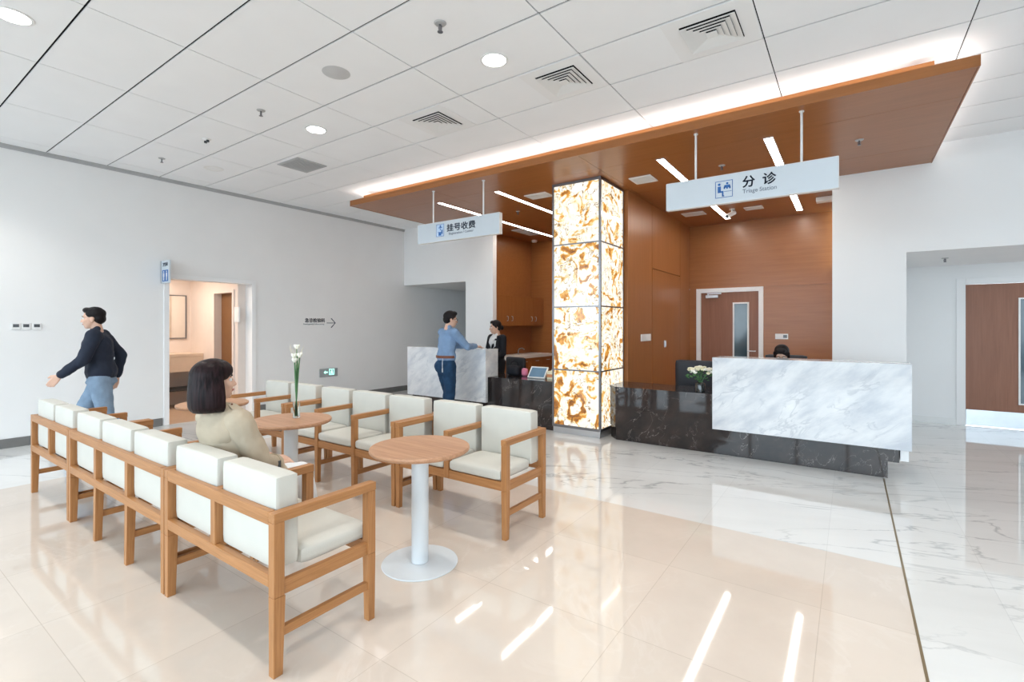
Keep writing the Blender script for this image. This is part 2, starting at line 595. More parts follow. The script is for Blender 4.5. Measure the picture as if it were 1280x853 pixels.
def text_mesh(body, size, M, name, mat, parent, bold=0.0, extrude=0.002, align='LEFT', spacing=1.0, width=None):
    """lettering: a mesh of the glyphs in the plane given by M (x right, y up, z out)"""
    cu = bpy.data.curves.new('lettering', 'FONT')
    cu.body = body
    cu.size = size
    cu.align_x = align
    cu.space_character = spacing
    cu.extrude = extrude
    t = bpy.data.objects.new('lettering', cu)
    C.objects.link(t)
    bpy.context.view_layer.update()
    me = bpy.data.meshes.new_from_object(t.evaluated_get(bpy.context.evaluated_depsgraph_get()))
    bpy.data.objects.remove(t)
    bpy.data.curves.remove(cu)
    xs = [v.co.x for v in me.vertices]
    k = 1.0
    if width and xs:
        k = width / (max(xs) - min(xs))
    x0 = min(xs) if xs else 0
    mb = MB()
    polys = [list(p.vertices) for p in me.polygons]
    for q, (dx, dy) in enumerate(((0, 0), (bold, 0), (-bold, 0), (0, bold), (0, -bold)) if bold else ((0, 0),)):
        mb.add([M @ Vector(((v.co.x - (x0 if align == 'LEFT' else 0)) * k + dx, v.co.y + dy, v.co.z)) for v in me.vertices], polys)
    bpy.data.meshes.remove(me)
    return mb.build(name, mat, parent, fix=False)

# ------------------------------------------------------------------ the room
XL, YF, ZC = -8.465, 7.791, 3.716        # left wall, far wall, ceiling
XR, YB = 6.0, -4.0                        # unseen right side closed against daylight, glazed front behind the camera
ZK = 3.49                                 # underside of the wood canopy
YN = 10.1                                 # back of the two nooks
YC = 9.87                                 # far wall of the corridor on the right

struct('floor', MB().box(-6.385, 0.267, YB, 3.845, -0.1, 0), 'floor_beige')
fm = MB()
fm.box(-8.465, -6.385, YB, 12.4, -0.1, 0).box(-6.385, 0.267, 3.845, 12.4, -0.1, 0).box(0.267, XR + 0.2, YB, 12.4, -0.1, 0)
struct('floor_marble', fm, 'floor_marble')
struct('trim_floor', MB().box(0.261, 0.273, YB, 5.99, -0.05, 0.0015), 'brass')
struct('floor_washroom', MB().box(-10.75, XL, 0.5, 4.5, -0.1, 0), 'tan_floor')
struct('ground_outside', MB().box(-40, 40, -45, YB, -0.3, -0.12).box(XR + 0.2, 40, YB, 30, -0.3, -0.12), 'pavement')

# left wall with the opening to the washrooms
DO0, DO1, DOZ = 3.05, 4.315, 2.228
wl = MB()
wl.box(XL - 0.2, XL, YB, DO0, 0, ZC).box(XL - 0.2, XL, DO1, 12.4, 0, ZC).box(XL - 0.2, XL, DO0, DO1, DOZ, ZC)
struct('wall_left', wl, 'wall_paint')
bbl = MB()
bbl.box(XL, XL + 0.012, YB, DO0 - 0.07, 0, 0.115).box(XL, XL + 0.012, DO1 + 0.07, 12.4, 0, 0.115)
struct('baseboard_left', bbl, 'baseboard_grey')
tr = MB()
tr.box(XL - 0.21, XL + 0.018, DO0 - 0.055, DO0 + 0.015, 0, DOZ + 0.05, 0.004)
tr.box(XL - 0.21, XL + 0.018, DO1 - 0.015, DO1 + 0.055, 0, DOZ + 0.05, 0.004)
tr.box(XL - 0.21, XL + 0.018, DO0 + 0.015, DO1 - 0.015, DOZ - 0.015, DOZ + 0.05, 0.004)
struct('trim_opening', tr, 'white_paint')

# the washroom lobby behind the opening
struct('wall_washroom_back', MB().box(-10.75, -10.5, 0.5, 4.4, 0, 2.5), 'warm_wall')
ws = MB()
ws.box(-10.5, -9.56, 4.17, 4.4, 0, 2.5).box(-8.78, XL - 0.2, 4.17, 4.4, 0, 2.5).box(-9.56, -8.78, 4.17, 4.4, 2.13, 2.5)
struct('wall_washroom_side', ws, 'warm_wall')
struct('wall_washroom_near', MB().box(-10.75, XL - 0.2, 0.5, 0.7, 0, 2.5), 'warm_wall')
struct('ceiling_washroom', MB().box(-10.75, XL - 0.2, 0.5, 4.4, 2.5, 2.6), 'white_paint')
d3 = MB().box(-9.56, -9.50, 4.15, 4.30, 0, 2.13).box(-8.84, -8.78, 4.15, 4.30, 0, 2.13).box(-9.50, -8.84, 4.15, 4.30, 2.08, 2.13)
d3 = struct('door_3', d3, 'warm_wall')
MB().box(-9.50, -8.84, 4.28, 4.32, 0.01, 2.08).build('door_leaf', 'dark_brown_door', d3)
MB().cyl((-8.90, 4.28, 1.0), (-8.90, 4.23, 1.0), 0.018).cyl((-8.90, 4.235, 1.0), (-9.0, 4.235, 1.0), 0.009).build('door_handle', 'alu', d3)

# far wall: white piece over the left passage, white piece and lintel over the right corridor
wf = MB()
wf.box(XL, -6.61, YF, YF + 0.2, 2.425, ZC).box(-6.61, -6.31, YF, 12.4, 0, ZC).box(-6.31, -5.897, YF, YF + 0.12, 0, ZC)
struct('wall_far_left', wf, 'white_paint')
struct('ceiling_passage_left', MB().box(XL, -6.61, YF + 0.2, 12.4, 2.425, 2.5), 'white_paint')
struct('wall_passage_end', MB().box(XL, -6.61, 12.2, 12.4, 0, 2.425), 'wall_paint')
wr = MB()
wr.box(-0.20, 0.574, YF, YC, 0, ZC).box(0.574, XR, YF, YF + 0.2, 2.415, ZC)
struct('wall_far_right', wr, 'white_paint')
struct('ceiling_corridor', MB().box(0.574, XR, YF + 0.2, YC, 2.415, 2.5), 'white_paint')
struct('baseboard_far_left', MB().box(-6.61, -5.897, YF - 0.012, YF, 0, 0.115), 'baseboard_grey')
# corridor wall with the double door
wc = MB()
D2a, D2b, D2z = 1.36, 3.05, 2.16
wc.box(-0.2, D2a, YC, YC + 0.2, 0, 2.5).box(D2b, XR, YC, YC + 0.2, 0, 2.5).box(D2a, D2b, YC, YC + 0.2, D2z, 2.5)
struct('wall_corridor', wc, 'white_paint')
struct('baseboard_corridor', MB().box(0.574, D2a - 0.05, YC - 0.015, YC, 0, 0.10), 'white_plastic')
d2 = MB()
d2.box(D2a - 0.05, D2a + 0.055, YC - 0.02, YC + 0.12, 0, D2z + 0.05, 0.005).box(D2b - 0.055, D2b + 0.05, YC - 0.02, YC + 0.12, 0, D2z + 0.05, 0.005)
d2.box(D2a + 0.055, D2b - 0.055, YC - 0.02, YC + 0.12, D2z - 0.04, D2z + 0.05, 0.005)
d2 = struct('door_2', d2, 'white_paint')
for x0, x1, wx in ((D2a + 0.06, 2.20, 1.98), (2.206, D2b - 0.06, 2.25)):
    lf = MB().box(x0, x1, YC + 0.02, YC + 0.065, 0.012, D2z - 0.045, 0.002).build('door_leaf', 'door_wood', d2)
    MB().box(x0 + 0.002, x1 - 0.002, YC + 0.012, YC + 0.02, 0.015, 0.245).build('kick_plate', 'steel_kick', lf)
    wfm = MB()
    wfm.box(wx, wx + 0.02, YC + 0.008, YC + 0.02, 0.36, 1.90).box(wx + 0.15, wx + 0.17, YC + 0.008, YC + 0.02, 0.36, 1.90)
    wfm.box(wx + 0.02, wx + 0.15, YC + 0.008, YC + 0.02, 0.36, 0.38).box(wx + 0.02, wx + 0.15, YC + 0.008, YC + 0.02, 1.88, 1.90)
    wfm.build('window_frame', 'white_plastic', lf)
    MB().box(wx + 0.02, wx + 0.15, YC + 0.014, YC + 0.02, 0.38, 1.88).build('pane', 'window_grey', lf)

# the nooks: wood panelling
struct('nook_light_cover', MB().box(-6.31, -0.2, YF, YN + 0.2, ZC + 0.01, ZC + 0.06), 'void_black')  # unseen black cover, added to stop sky light leaking through the soffit seams
pn = MB()
pn.box(-6.31, -6.28, YF + 0.12, 9.82, 0, ZK + 0.1).box(-6.28, -5.90, YF + 0.12, YF + 0.14, 0, ZK + 0.1)
struct('wall_nook_left', pn, 'panel_x')
bk = MB()
D1a, D1b, D1z = -2.50, -1.36, 2.19      # door in the back wall of the triage nook
bk.box(-6.31, -3.30, 9.82, YN + 0.2, 0, ZK + 0.1)
bk.box(-2.67, D1a, YN, YN + 0.2, 0, 2.226).box(D1b, -0.2, YN, YN + 0.2, 0, 2.222)
bk.box(D1a, D1b, YN, YN + 0.2, D1z, 2.226)
bk.box(-2.67, -0.2, YN, YN + 0.2, 2.232, ZK + 0.1)
bk.box(-2.67, -0.2, YN + 0.01, YN + 0.2, 2.215, 2.24)
struct('wall_nook_back', bk, 'panel_x')
pt = MB()
pt.box(-3.30, -2.70, 6.80, YN, 0, ZK + 0.1)
pt.box(-2.70, -2.67, 6.80, 7.845, 0, ZK + 0.1).box(-2.70, -2.67, 7.855, 9.445, 2.445, ZK + 0.1)
pt.box(-2.70, -2.67, 9.455, YN, 0, ZK + 0.1).box(-2.70, -2.672, 7.855, 9.445, 0, 2.435)
struct('wall_nook_partition', pt, 'panel_z')
d4 = struct('door_4', MB().box(-2.672, -2.668, 7.86, 9.44, 0.01, 2.43), 'panel_z')
MB().box(-2.668, -2.655, 8.48, 8.56, 1.12, 1.24, 0.003).box(-2.655, -2.645, 8.505, 8.535, 1.14, 1.22, 0.003).build('flush_handle', 'alu', d4)
d1 = MB()
d1.box(D1a - 0.03, D1a + 0.05, YN - 0.03, YN + 0.1, 0, D1z + 0.04, 0.006).box(D1b - 0.05, D1b + 0.03, YN - 0.03, YN + 0.1, 0, D1z + 0.04, 0.006)
d1.box(D1a + 0.05, D1b - 0.05, YN - 0.03, YN + 0.1, D1z - 0.035, D1z + 0.04, 0.006)
d1 = struct('door_1', d1, 'white_paint')
lf = MB().box(D1a + 0.055, D1b - 0.055, YN + 0.01, YN + 0.055, 0.01, D1z - 0.04, 0.002).build('door_leaf', 'door_wood', d1)
wfm = MB()
wfm.box(-1.86, -1.832, YN - 0.004, YN + 0.01, 0.45, 1.945).box(-1.605, -1.575, YN - 0.004, YN + 0.01, 0.45, 1.945)
wfm.box(-1.832, -1.605, YN - 0.004, YN + 0.01, 0.45, 0.475).box(-1.832, -1.605, YN - 0.004, YN + 0.01, 1.918, 1.945)
wfm.build('window_frame', 'white_plastic', lf)
MB().box(-1.832, -1.605, YN + 0.002, YN + 0.01, 0.475, 1.918).build('pane', 'window_grey', lf)
cl = MB().box(-2.35, -2.12, YN - 0.05, YN + 0.008, 2.04, 2.10, 0.008)
cl.build('door_closer', 'alu', lf)
MB().box(-2.32, -2.06, YN - 0.045, YN - 0.033, 2.115, 2.135).cyl((-2.30, YN - 0.04, 2.09), (-2.30, YN - 0.04, 2.12), 0.012).build('closer_arm', 'alu', lf)
MB().cyl((-1.47, YN + 0.01, 1.02), (-1.47, YN - 0.05, 1.02), 0.011).cyl((-1.47, YN - 0.045, 1.02), (-1.60, YN - 0.045, 1.02), 0.010).build('door_handle', 'alu', lf)

# suspended ceiling: long narrow metal panels with open joints between them
ct = MB()
GX0, GXP, GY0, GYP = -0.546, 1.268, 1.072, 0.6215
for i in range(-7, 6):
    for j in range(-9, 12):
        x0, x1 = GX0 + i * GXP + 0.0045, GX0 + (i + 1) * GXP - 0.0045
        y0, y1 = GY0 + j * GYP + 0.0075, GY0 + (j + 1) * GYP - 0.0075
        x0, x1, y0, y1 = max(x0, XL + 0.03), min(x1, XR), max(y0, YB), min(y1, YF)
        if x1 - x0 < 0.02 or y1 - y0 < 0.02:
            continue
        ct.box(x0, x1, y0, y1, ZC, ZC + 0.009)
ceil = struct('ceiling', ct, 'ceiling_tile')
MB().box(XL, XR, YB, YF, ZC + 0.0095, ZC + 0.04).build('void', 'void_black', ceil)
struct('trim_ceiling', MB().box(XL, XL + 0.03, YB, YF, ZC - 0.012, ZC + 0.03).box(XL, XL + 0.012, YB, YF, ZC - 0.05, ZC - 0.012), 'grey_plastic')

# glazed front behind the camera (daylight)
g = MB()
for k in range(13):
    x = XL + k * 1.2
    g.box(x - 0.035, x + 0.035, YB - 0.08, YB + 0.08, 0, ZC)
g.box(XL, XR, YB - 0.08, YB + 0.08, -0.1, 0.12).box(XL, XR, YB - 0.08, YB + 0.08, 2.5, 2.58).box(XL, XR, YB - 0.08, YB + 0.08, ZC - 0.1, ZC + 0.1)
struct('window_1', g, 'steel_frame')
struct('wall_right_unseen', MB().box(XR, XR + 0.2, YB, YC + 0.2, 0, ZC), 'white_paint')  # unseen, made solid to cut the daylight from the right

# ------------------------------------------------------------------ wood canopy
cx0, cx1, cy0 = -6.827, 0.8165, 5.085
can = thing('wood_canopy', (cx0, cy0, ZK), 'large orange-brown wood canopy hung below the white ceiling above both counters', 'canopy')
so = MB()
xs = [cx0 + 0.012, -5.06, -2.62, cx1 - 0.012]
ys = [cy0 + 0.012, 5.70, 7.06, YF - 0.001]
for a, b in zip(xs, xs[1:]):
    for c, d in zip(ys, ys[1:]):
        so.box(a + 0.002, b - 0.002, c + 0.002, d - 0.002, ZK, ZK + 0.02)
for a, b, e in ((-6.28, -3.30, 9.82), (-2.67, -0.20, YN)):
    for c, d in ((YF + 0.141, 8.42), (8.42, e)):
        so.box(a, b, c + 0.002, d - 0.002, ZK, ZK + 0.02)
    so.box(max(a, -5.89), b, YF + 0.001, YF + 0.14, ZK, ZK + 0.02)
so.box(-3.30, -2.67, YF + 0.001, YN, ZK + 0.105, ZK + 0.11)
so.build('soffit', 'panel_x', can)
fa = MB()
fa.box(cx0, cx1, cy0, cy0 + 0.012, ZK - 0.004, ZK + 0.084)
fa.box(cx0, cx0 + 0.012, cy0 + 0.012, YF - 0.002, ZK - 0.004, ZK + 0.084).box(cx1 - 0.012, cx1, cy0 + 0.012, YF - 0.002, ZK - 0.004, ZK + 0.084)
fa.build('fascia', 'panel_x', can)
MB().box(cx0 + 0.012, cx1 - 0.012, cy0 + 0.012, YF - 0.002, ZK + 0.0205, ZK + 0.07).build('deck', 'panel_x', can)
up = MB()
up.box(-6.62, 0.56, 5.20, 5.22, ZK + 0.07, ZK + 0.165).box(-6.62, -6.60, 5.22, YF - 0.002, ZK + 0.07, ZK + 0.165).box(0.54, 0.56, 5.22, YF - 0.002, ZK + 0.07, ZK + 0.165)
up.build('upstand', 'panel_x', can)
cv = MB()
cv.box(cx0 + 0.10, cx1 - 0.10, 5.115, 5.185, ZK + 0.07, ZK + 0.085).box(cx0 + 0.06, cx0 + 0.16, 5.25, YF - 0.1, ZK + 0.07, ZK + 0.085).box(cx1 - 0.17, cx1 - 0.06, 5.25, YF - 0.1, ZK + 0.07, ZK + 0.085)
cv.box(-6.50, 0.45, 5.235, 5.30, ZK + 0.07, ZK + 0.085)
cv.build('cove_light', 'cove_white', can)
for x in (-5.6, -3.0, -0.4):
    for y in (5.9, 7.2):
        MB().cyl((x, y, ZK + 0.07), (x, y, ZC), 0.008, n=8).build('hanger', 'alu', can)


def strip_light(x0, x1, label):
    t = thing('strip_light', ((x0 + x1) / 2, 7.75, ZK), label, 'ceiling light', 'recessed light strips in the wood canopy')
    y0, y1 = 5.76, 9.70
    MB().box(x0 + 0.008, x1 - 0.008, y0 + 0.008, y1 - 0.008, ZK - 0.004, ZK + 0.0).build('diffuser', 'strip_white', t)
    f = MB().box(x0, x0 + 0.008, y0, y1, ZK - 0.007, ZK).box(x1 - 0.008, x1, y0, y1, ZK - 0.007, ZK)
    f.box(x0 + 0.008, x1 - 0.008, y0, y0 + 0.008, ZK - 0.007, ZK).box(x0 + 0.008, x1 - 0.008, y1 - 0.008, y1, ZK - 0.007, ZK)
    f.build('frame', 'alu', t)


strip_light(-5.50, -5.41, 'leftmost of four long white light strips, running above the registration sign')
strip_light(-4.345, -4.255, 'long white light strip in the canopy just left of the glowing column')
strip_light(-1.915, -1.815, 'white light strip behind the left half of the triage sign')
strip_light(-0.765, -0.665, 'rightmost white light strip, behind the right half of the triage sign')


def louvre_vent(x0, x1, y0, y1, z, label, n=7, name='air_vent', group=None, along='x'):
    t = thing(name, ((x0 + x1) / 2, (y0 + y1) / 2, z), label, 'vent', group)
    f = MB()
    w = 0.03
    f.box(x0, x1, y0, y0 + w, z - 0.012, z, 0.003).box(x0, x1, y1 - w, y1, z - 0.012, z, 0.003)
    f.box(x0, x0 + w, y0 + w, y1 - w, z - 0.012, z, 0.003).box(x1 - w, x1, y0 + w, y1 - w, z - 0.012, z, 0.003)
    f.build('frame', 'white_plastic', t)
    MB().box(x0 + w, x1 - w, y0 + w, y1 - w, z - 0.002, z).build('duct', 'grey_plastic', t)
    s = MB()
    for k in range(n):
        if along == 'x':
            y = y0 + w + (y1 - y0 - 2 * w) * (k + 0.5) / n
            s.box(x0 + w, x1 - w, y - 0.008, y + 0.008, z - 0.010, z - 0.004)
        else:
            x = x0 + w + (x1 - x0 - 2 * w) * (k + 0.5) / n
            s.box(x - 0.008, x + 0.008, y0 + w, y1 - w, z - 0.010, z - 0.004)
    s.build('slats', 'white_plastic', t)
    return t


louvre_vent(-2.46, -2.16, 6.28, 6.60, ZK, 'small white air vent in the canopy right of the column top')
louvre_vent(-4.10, -3.72, 6.20, 6.46, ZK, 'white air vent in the canopy left of the column top')
louvre_vent(-2.47, -2.10, 8.80, 9.08, ZK, 'white air vent deep in the triage nook ceiling below the sign')
louvre_vent(-1.48, -1.20, 8.95, 9.17, ZK, 'small flat white vent beside the ceiling camera')
louvre_vent(-5.80, -5.50, 8.30, 9.00, ZK, 'pale grey vent in the ceiling over the registration cabinets', n=10)
louvre_vent(-6.445, -5.955, 3.62, 4.06, ZC, 'dark grey return air grille in the white ceiling', n=14, name='return_grille')
for o in C.objects:
    if o.name.startswith('return_grille'):
        for ch in o.children:
            ch.data.materials[0] = MATS['grey_plastic'] if ch.name.startswith(('slats', 'frame')) else MATS['dark_plastic']


def diffuser(x0, y0, s, label):
    """four-way air diffuser set in a square panel of the ceiling"""
    x1, y1 = x0 + s, y0 + s
    cx, cy = x0 + s / 2, y0 + s / 2
    t = thing('air_diffuser', (cx, cy, ZC), label, 'vent', 'four-way air diffusers in the ceiling')
    h0 = 0.195
    p = MB()
    z = ZC
    p.box(x0, x1, y0, cy - h0, z - 0.004, z).box(x0, x1, cy + h0, y1, z - 0.004, z)
    p.box(x0, cx - h0, cy - h0, cy + h0, z - 0.004, z).box(cx + h0, x1, cy - h0, cy + h0, z - 0.004, z)
    p.build('panel', 'white_paint', t)
    MB().box(cx - h0, cx + h0, cy - h0, cy + h0, z - 0.0015, z).build('throat', 'void_black', t)
    r = MB()
    for k in range(5):
        a = h0 - 0.004 - 0.038 * k         # lower, outer lip of each sloping ring
        b = a - 0.039                      # upper, inner lip
        zo, zi = z - 0.019, z - 0.006
        if k == 4:
            r.box(cx - a, cx + a, cy - a, cy + a, zo, zo + 0.003)
            continue
        vs = []
        for (q, zz) in ((a, zo), (b, zi), (a, zo + 0.003), (b, zi + 0.003)):
            vs += [(cx - q, cy - q, zz), (cx + q, cy - q, zz), (cx + q, cy + q, zz), (cx - q, cy + q, zz)]
        fs = []
        for i in range(4):
            j = (i + 1) % 4
            fs += [(i, j, 4 + j, 4 + i), (8 + i, 12 + i, 12 + j, 8 + j), (i, 8 + i, 8 + j, j), (4 + i, 4 + j, 12 + j, 12 + i)]
        r.add(vs, fs)
    r.build('vane', 'white_plastic', t)


diffuser(-3.985, 3.57, 0.605, 'square air diffuser in the ceiling nearest the registration sign')
diffuser(-2.425, 3.57, 0.605, 'square air diffuser in the ceiling right of the round downlight')
diffuser(-1.16, 3.57, 0.605, 'large square air diffuser at the top edge above the triage sign')


def downlight(x, y, label, visible=True):
    t = thing('downlight', (x, y, ZC), label, 'ceiling light', 'round recessed downlights')
    MB().lathe([(0.097, -0.001), (0.118, -0.001), (0.118, -0.006), (0.112, -0.009), (0.098, -0.007), (0.097, -0.001)], (x, y, ZC), 40).build('trim_ring', 'white_plastic', t)
    MB().lathe([(0.0, -0.004), (0.06, -0.0035), (0.097, -0.002), (0.097, -0.0005), (0.0, -0.0005)], (x, y, ZC), 40).build('lens', 'lamp_white', t)
    d = bpy.data.lights.new('downlight_beam', 'SPOT')
    d.energy = 52 * LIGHTSCALE
    d.color = (1, 0.96, 0.90)
    d.spot_size = math.radians(120)
    d.spot_blend = 0.7
    d.shadow_soft_size = 0.09
    o = bpy.data.objects.new('downlight_beam', d)
    C.objects.link(o)
    o.parent = t
    o.location = (0, 0, -0.02)


downlight(-2.437, 3.238, 'bright round downlight in the ceiling near the top centre')
downlight(-4.952, 3.237, 'bright round downlight halfway to the left wall, near the grey grille')
downlight(-4.914, 0.806, 'bright round downlight at the top left corner')
for x, y, lab in ((-2.437, 0.806, 'round downlight in the ceiling straight above the near bench row'), (0.08, 0.806, 'round downlight in the ceiling right of the camera'),
                  (0.08, 3.238, 'round downlight in the ceiling in front of the triage counter'), (-7.43, 0.806, 'round downlight in the ceiling above the left wall thermostats'),
                  (2.6, 3.238, 'round downlight in the ceiling over the white marble floor on the right')):
    downlight(x, y, lab)
t = thing('ceiling_speaker', (-3.696, 2.611, ZC), 'flat round grey ceiling speaker between two downlights', 'speaker')
MB().lathe([(0.0, -0.006), (0.10, -0.005), (0.118, -0.001), (0.118, 0.0), (0, 0)], (-3.696, 2.611, ZC), 36).build('grille', 'grey_plastic', t)
C.objects[-1].data.materials[0] = plain('speaker_grey', (0.55, 0.55, 0.55), 0.7)
t = thing('ceiling_speaker', (-7.374, 3.219, ZC), 'faint white round ceiling speaker close to the left wall', 'speaker')
MB().lathe([(0.09, -0.004), (0.118, -0.004), (0.122, 0.0), (0.09, 0.0), (0.09, -0.004)], (-7.374, 3.219, ZC), 36).build('ring', 'sign_edge', t)
MB().lathe([(0.0, -0.002), (0.09, -0.002), (0.09, 0.0), (0, 0)], (-7.374, 3.219, ZC), 36).build('grille', 'white_paint', t)


def sprinkler(x, y, z, label, s=1.0):
    t = thing('sprinkler', (x, y, z), label, 'sprinkler', 'fire sprinklers')
    MB().lathe([(0, -0.010 * s), (0.034 * s, -0.007 * s), (0.040 * s, 0), (0, 0)], (x, y, z), 20).build('escutcheon', 'grey_plastic', t)
    b = MB().cyl((x, y, z - 0.009 * s), (x, y, z - 0.05 * s), 0.008 * s, n=8)
    for sg in (-1, 1):
        b.tube([(x, y, z - 0.012 * s), (x + sg * 0.014 * s, y, z - 0.024 * s), (x + sg * 0.012 * s, y, z - 0.044 * s), (x, y, z - 0.054 * s)], 0.003 * s, 6)
    b.build('head', 'steel_frame', t)
    MB().lathe([(0, -0.058 * s), (0.018 * s, -0.057 * s), (0.018 * s, -0.054 * s), (0, -0.053 * s)], (x, y, z), 16).build('deflector', 'steel_frame', t)


sprinkler(-2.465, 2.618, ZC, 'dark fire sprinkler in the ceiling at the top centre', 1.15)
sprinkler(-4.976, 2.624, ZC, 'dark fire sprinkler in the ceiling left of the round grey speaker', 1.05)
sprinkler(-7.481, 2.626, ZC, 'small dark fire sprinkler nearest the left wall', 1.0)
sprinkler(0.078, 6.396, ZK, 'brass-coloured sprinkler under the right end of the wood canopy')
sprinkler(-1.312, 6.441, ZK, 'small sprinkler under the canopy just above the triage sign')
sprinkler(-4.75, 7.0, ZK, 'small sprinkler under the canopy between the two left light strips')
sprinkler(1.05, 8.75, 2.415, 'small sprinkler in the low ceiling of the right corridor')
t = thing('heat_detector', (-6.274, 2.66, ZC), 'small cream detector with two dark dots in the ceiling', 'detector')
MB().lathe([(0, -0.02), (0.035, -0.018), (0.05, 0), (0, 0)], (-6.274, 2.66, ZC), 20).build('base', 'sign_edge', t)
for sx in (-6.30, -6.245):
    MB().cyl((sx, 2.66, ZC - 0.018), (sx, 2.66, ZC - 0.04), 0.016).build('sensor', 'dark_plastic', t)
t = thing('smoke_detector', (-6.05, 9.60, ZK), 'white dome smoke detector in the inner corner of the registration nook ceiling', 'detector')
MB().lathe([(0, -0.055), (0.05, -0.05), (0.062, -0.03), (0.068, -0.012), (0.068, 0), (0, 0)], (-6.05, 9.60, ZK), 24).build('dome', 'white_plastic', t)
t = thing('security_camera', (-1.66, 8.95, ZK), 'white bullet security camera hanging under the triage nook ceiling', 'camera')
MB().cyl((-1.66, 8.95, ZK), (-1.66, 8.95, ZK - 0.012), 0.045).cyl((-1.66, 8.95, ZK - 0.012), (-1.66, 8.95, ZK - 0.07), 0.014).build('bracket', 'white_plastic', t)
MB().cyl((-1.63, 9.0, ZK - 0.055), (-1.72, 8.85, ZK - 0.135), 0.036).build('body', 'white_plastic', t)
MB().cyl((-1.7195, 8.851, ZK - 0.1345), (-1.722, 8.847, ZK - 0.137), 0.028).build('lens', 'dark_plastic', t)
t = thing('emergency_light', (-0.33, 8.95, ZK - 0.03), 'small white box light under the triage ceiling beside the white wall', 'light')
MB().box(-0.44, -0.21, 8.87, 9.03, ZK - 0.07, ZK, 0.01).build('housing', 'white_plastic', t)
MB().box(-0.42, -0.23, 8.866, 8.87, ZK - 0.055, ZK - 0.02).build('lens', 'sign_edge', t)

# ------------------------------------------------------------------ glowing column
px0, px1, py0, py1 = -3.461, -2.7206, 5.961, 6.77
col = thing('light_column', ((px0 + px1) / 2, (py0 + py1) / 2, 0), 'tall square column of glowing amber and white onyx panels in steel frame', 'column')
MB().box(px0 + 0.012, px1 - 0.012, py0 + 0.012, py1 - 0.012, 0, 0.085).build('plinth', 'alu', col)
MB().box(px0 + 0.03, px1 - 0.03, py0 + 0.03, py1 - 0.03, 0.085, ZK).build('core', 'void_black', col)
fr = MB()
for x in (px0, px1):
    for y in (py0, py1):
        sx, sy = (1 if x == px0 else -1), (1 if y == py0 else -1)
        fr.box(min(x, x + sx * 0.028), max(x, x + sx * 0.028), min(y, y + sy * 0.028), max(y, y + sy * 0.028), 0.085, ZK)
zs = [0.10, 0.885, 1.76, 2.626, ZK - 0.02]
for k, z in enumerate(zs):
    hb_ = 0.018 if k in (0, 4) else 0.009
    fr.box(px0 + 0.028, px1 - 0.028, py0 - 0.0, py0 + 0.028, z - hb_, z + hb_).box(px0 + 0.028, px1 - 0.028, py1 - 0.028, py1, z - hb_, z + hb_)
    fr.box(px0, px0 + 0.028, py0 + 0.028, py1 - 0.028, z - hb_, z + hb_).box(px1 - 0.028, px1, py0 + 0.028, py1 - 0.028, z - hb_, z + hb_)
fr.build('frame', 'steel_frame', col)
AMBER = (1.0, 0.75, 0.30, 0.20)
for k in range(4):
    a, b = zs[k] + (0.018 if k == 0 else 0.009), zs[k + 1] - (0.018 if k == 3 else 0.009)
    for q, (x0, x1, y0, y1) in enumerate(((px0 + 0.028, px1 - 0.028, py0 + 0.008, py0 + 0.024), (px0 + 0.028, px1 - 0.028, py1 - 0.024, py1 - 0.008),
                                          (px0 + 0.008, px0 + 0.024, py0 + 0.028, py1 - 0.028), (px1 - 0.024, px1 - 0.008, py0 + 0.028, py1 - 0.028))):
        o = MB().box(x0, x1, y0, y1, a, b).build('onyx_panel', 'onyx', col)
        o.color = (1, 1, 1, AMBER[k] if q == 0 else 0.3)

# ------------------------------------------------------------------ the two counters
DT, DB = 1.135, 0.315
reg = thing('registration_counter', (-5.0, 6.3, 0), 'dark stone registration counter with a white marble block, left of the glowing column', 'counter')
MB().box(-6.25, px0 - 0.004, 6.03, 6.60, 0, 0.17).build('plinth', 'marble_dark', reg)
MB().box(-6.30, px0 - 0.004, 5.99, 6.62, 0.172, 0.70, 0.004).build('body', 'marble_dark', reg)
MB().box(-6.31, -4.59, 5.88, 5.935, DB, DT, 0.003).box(-6.31, -4.59, 5.935, 6.20, 0.702, DT, 0.003).build('marble_block', 'marble_white', reg)
MB().box(-6.31, -4.62, 5.935, 5.99, 0.33, 0.70).build('backing', 'marble_dark', reg)
tri = thing('triage_counter', (-1.0, 6.3, 0), 'long dark stone triage counter with a white marble block, right of the glowing column', 'counter')
MB().prism([(-2.53, 6.03), (0.300, 6.03), (0.300, 6.60), (-2.66, 6.60), (-2.66, 6.17)], 0, 0.17).build('plinth', 'marble_dark', tri)
MB().prism([(-2.525, 5.99), (0.385, 5.99), (0.385, 6.64), (-2.66, 6.64), (-2.66, 6.135)], 0.172, 0.675).build('body', 'marble_dark', tri)
MB().prism([(-2.525, 5.985), (-1.30, 5.985), (-1.30, 6.64), (-2.665, 6.64), (-2.665, 6.13)], 0.676, 0.70).build('top', 'marble_dark', tri)
MB().box(-1.30, 0.474, 5.88, 5.935, DB, DT, 0.003).box(-1.30, 0.474, 5.935, 6.25, 0.702, DT, 0.003).build('marble_block', 'marble_white', tri)
MB().box(-1.27, 0.385, 5.935, 5.99, 0.33, 0.70).build('backing', 'marble_dark', tri)
MB().box(0.395, 0.46, 6.0, 6.20, 0.19, 0.702).build('end_panel', 'white_paint', tri)

# ------------------------------------------------------------------ hanging signs


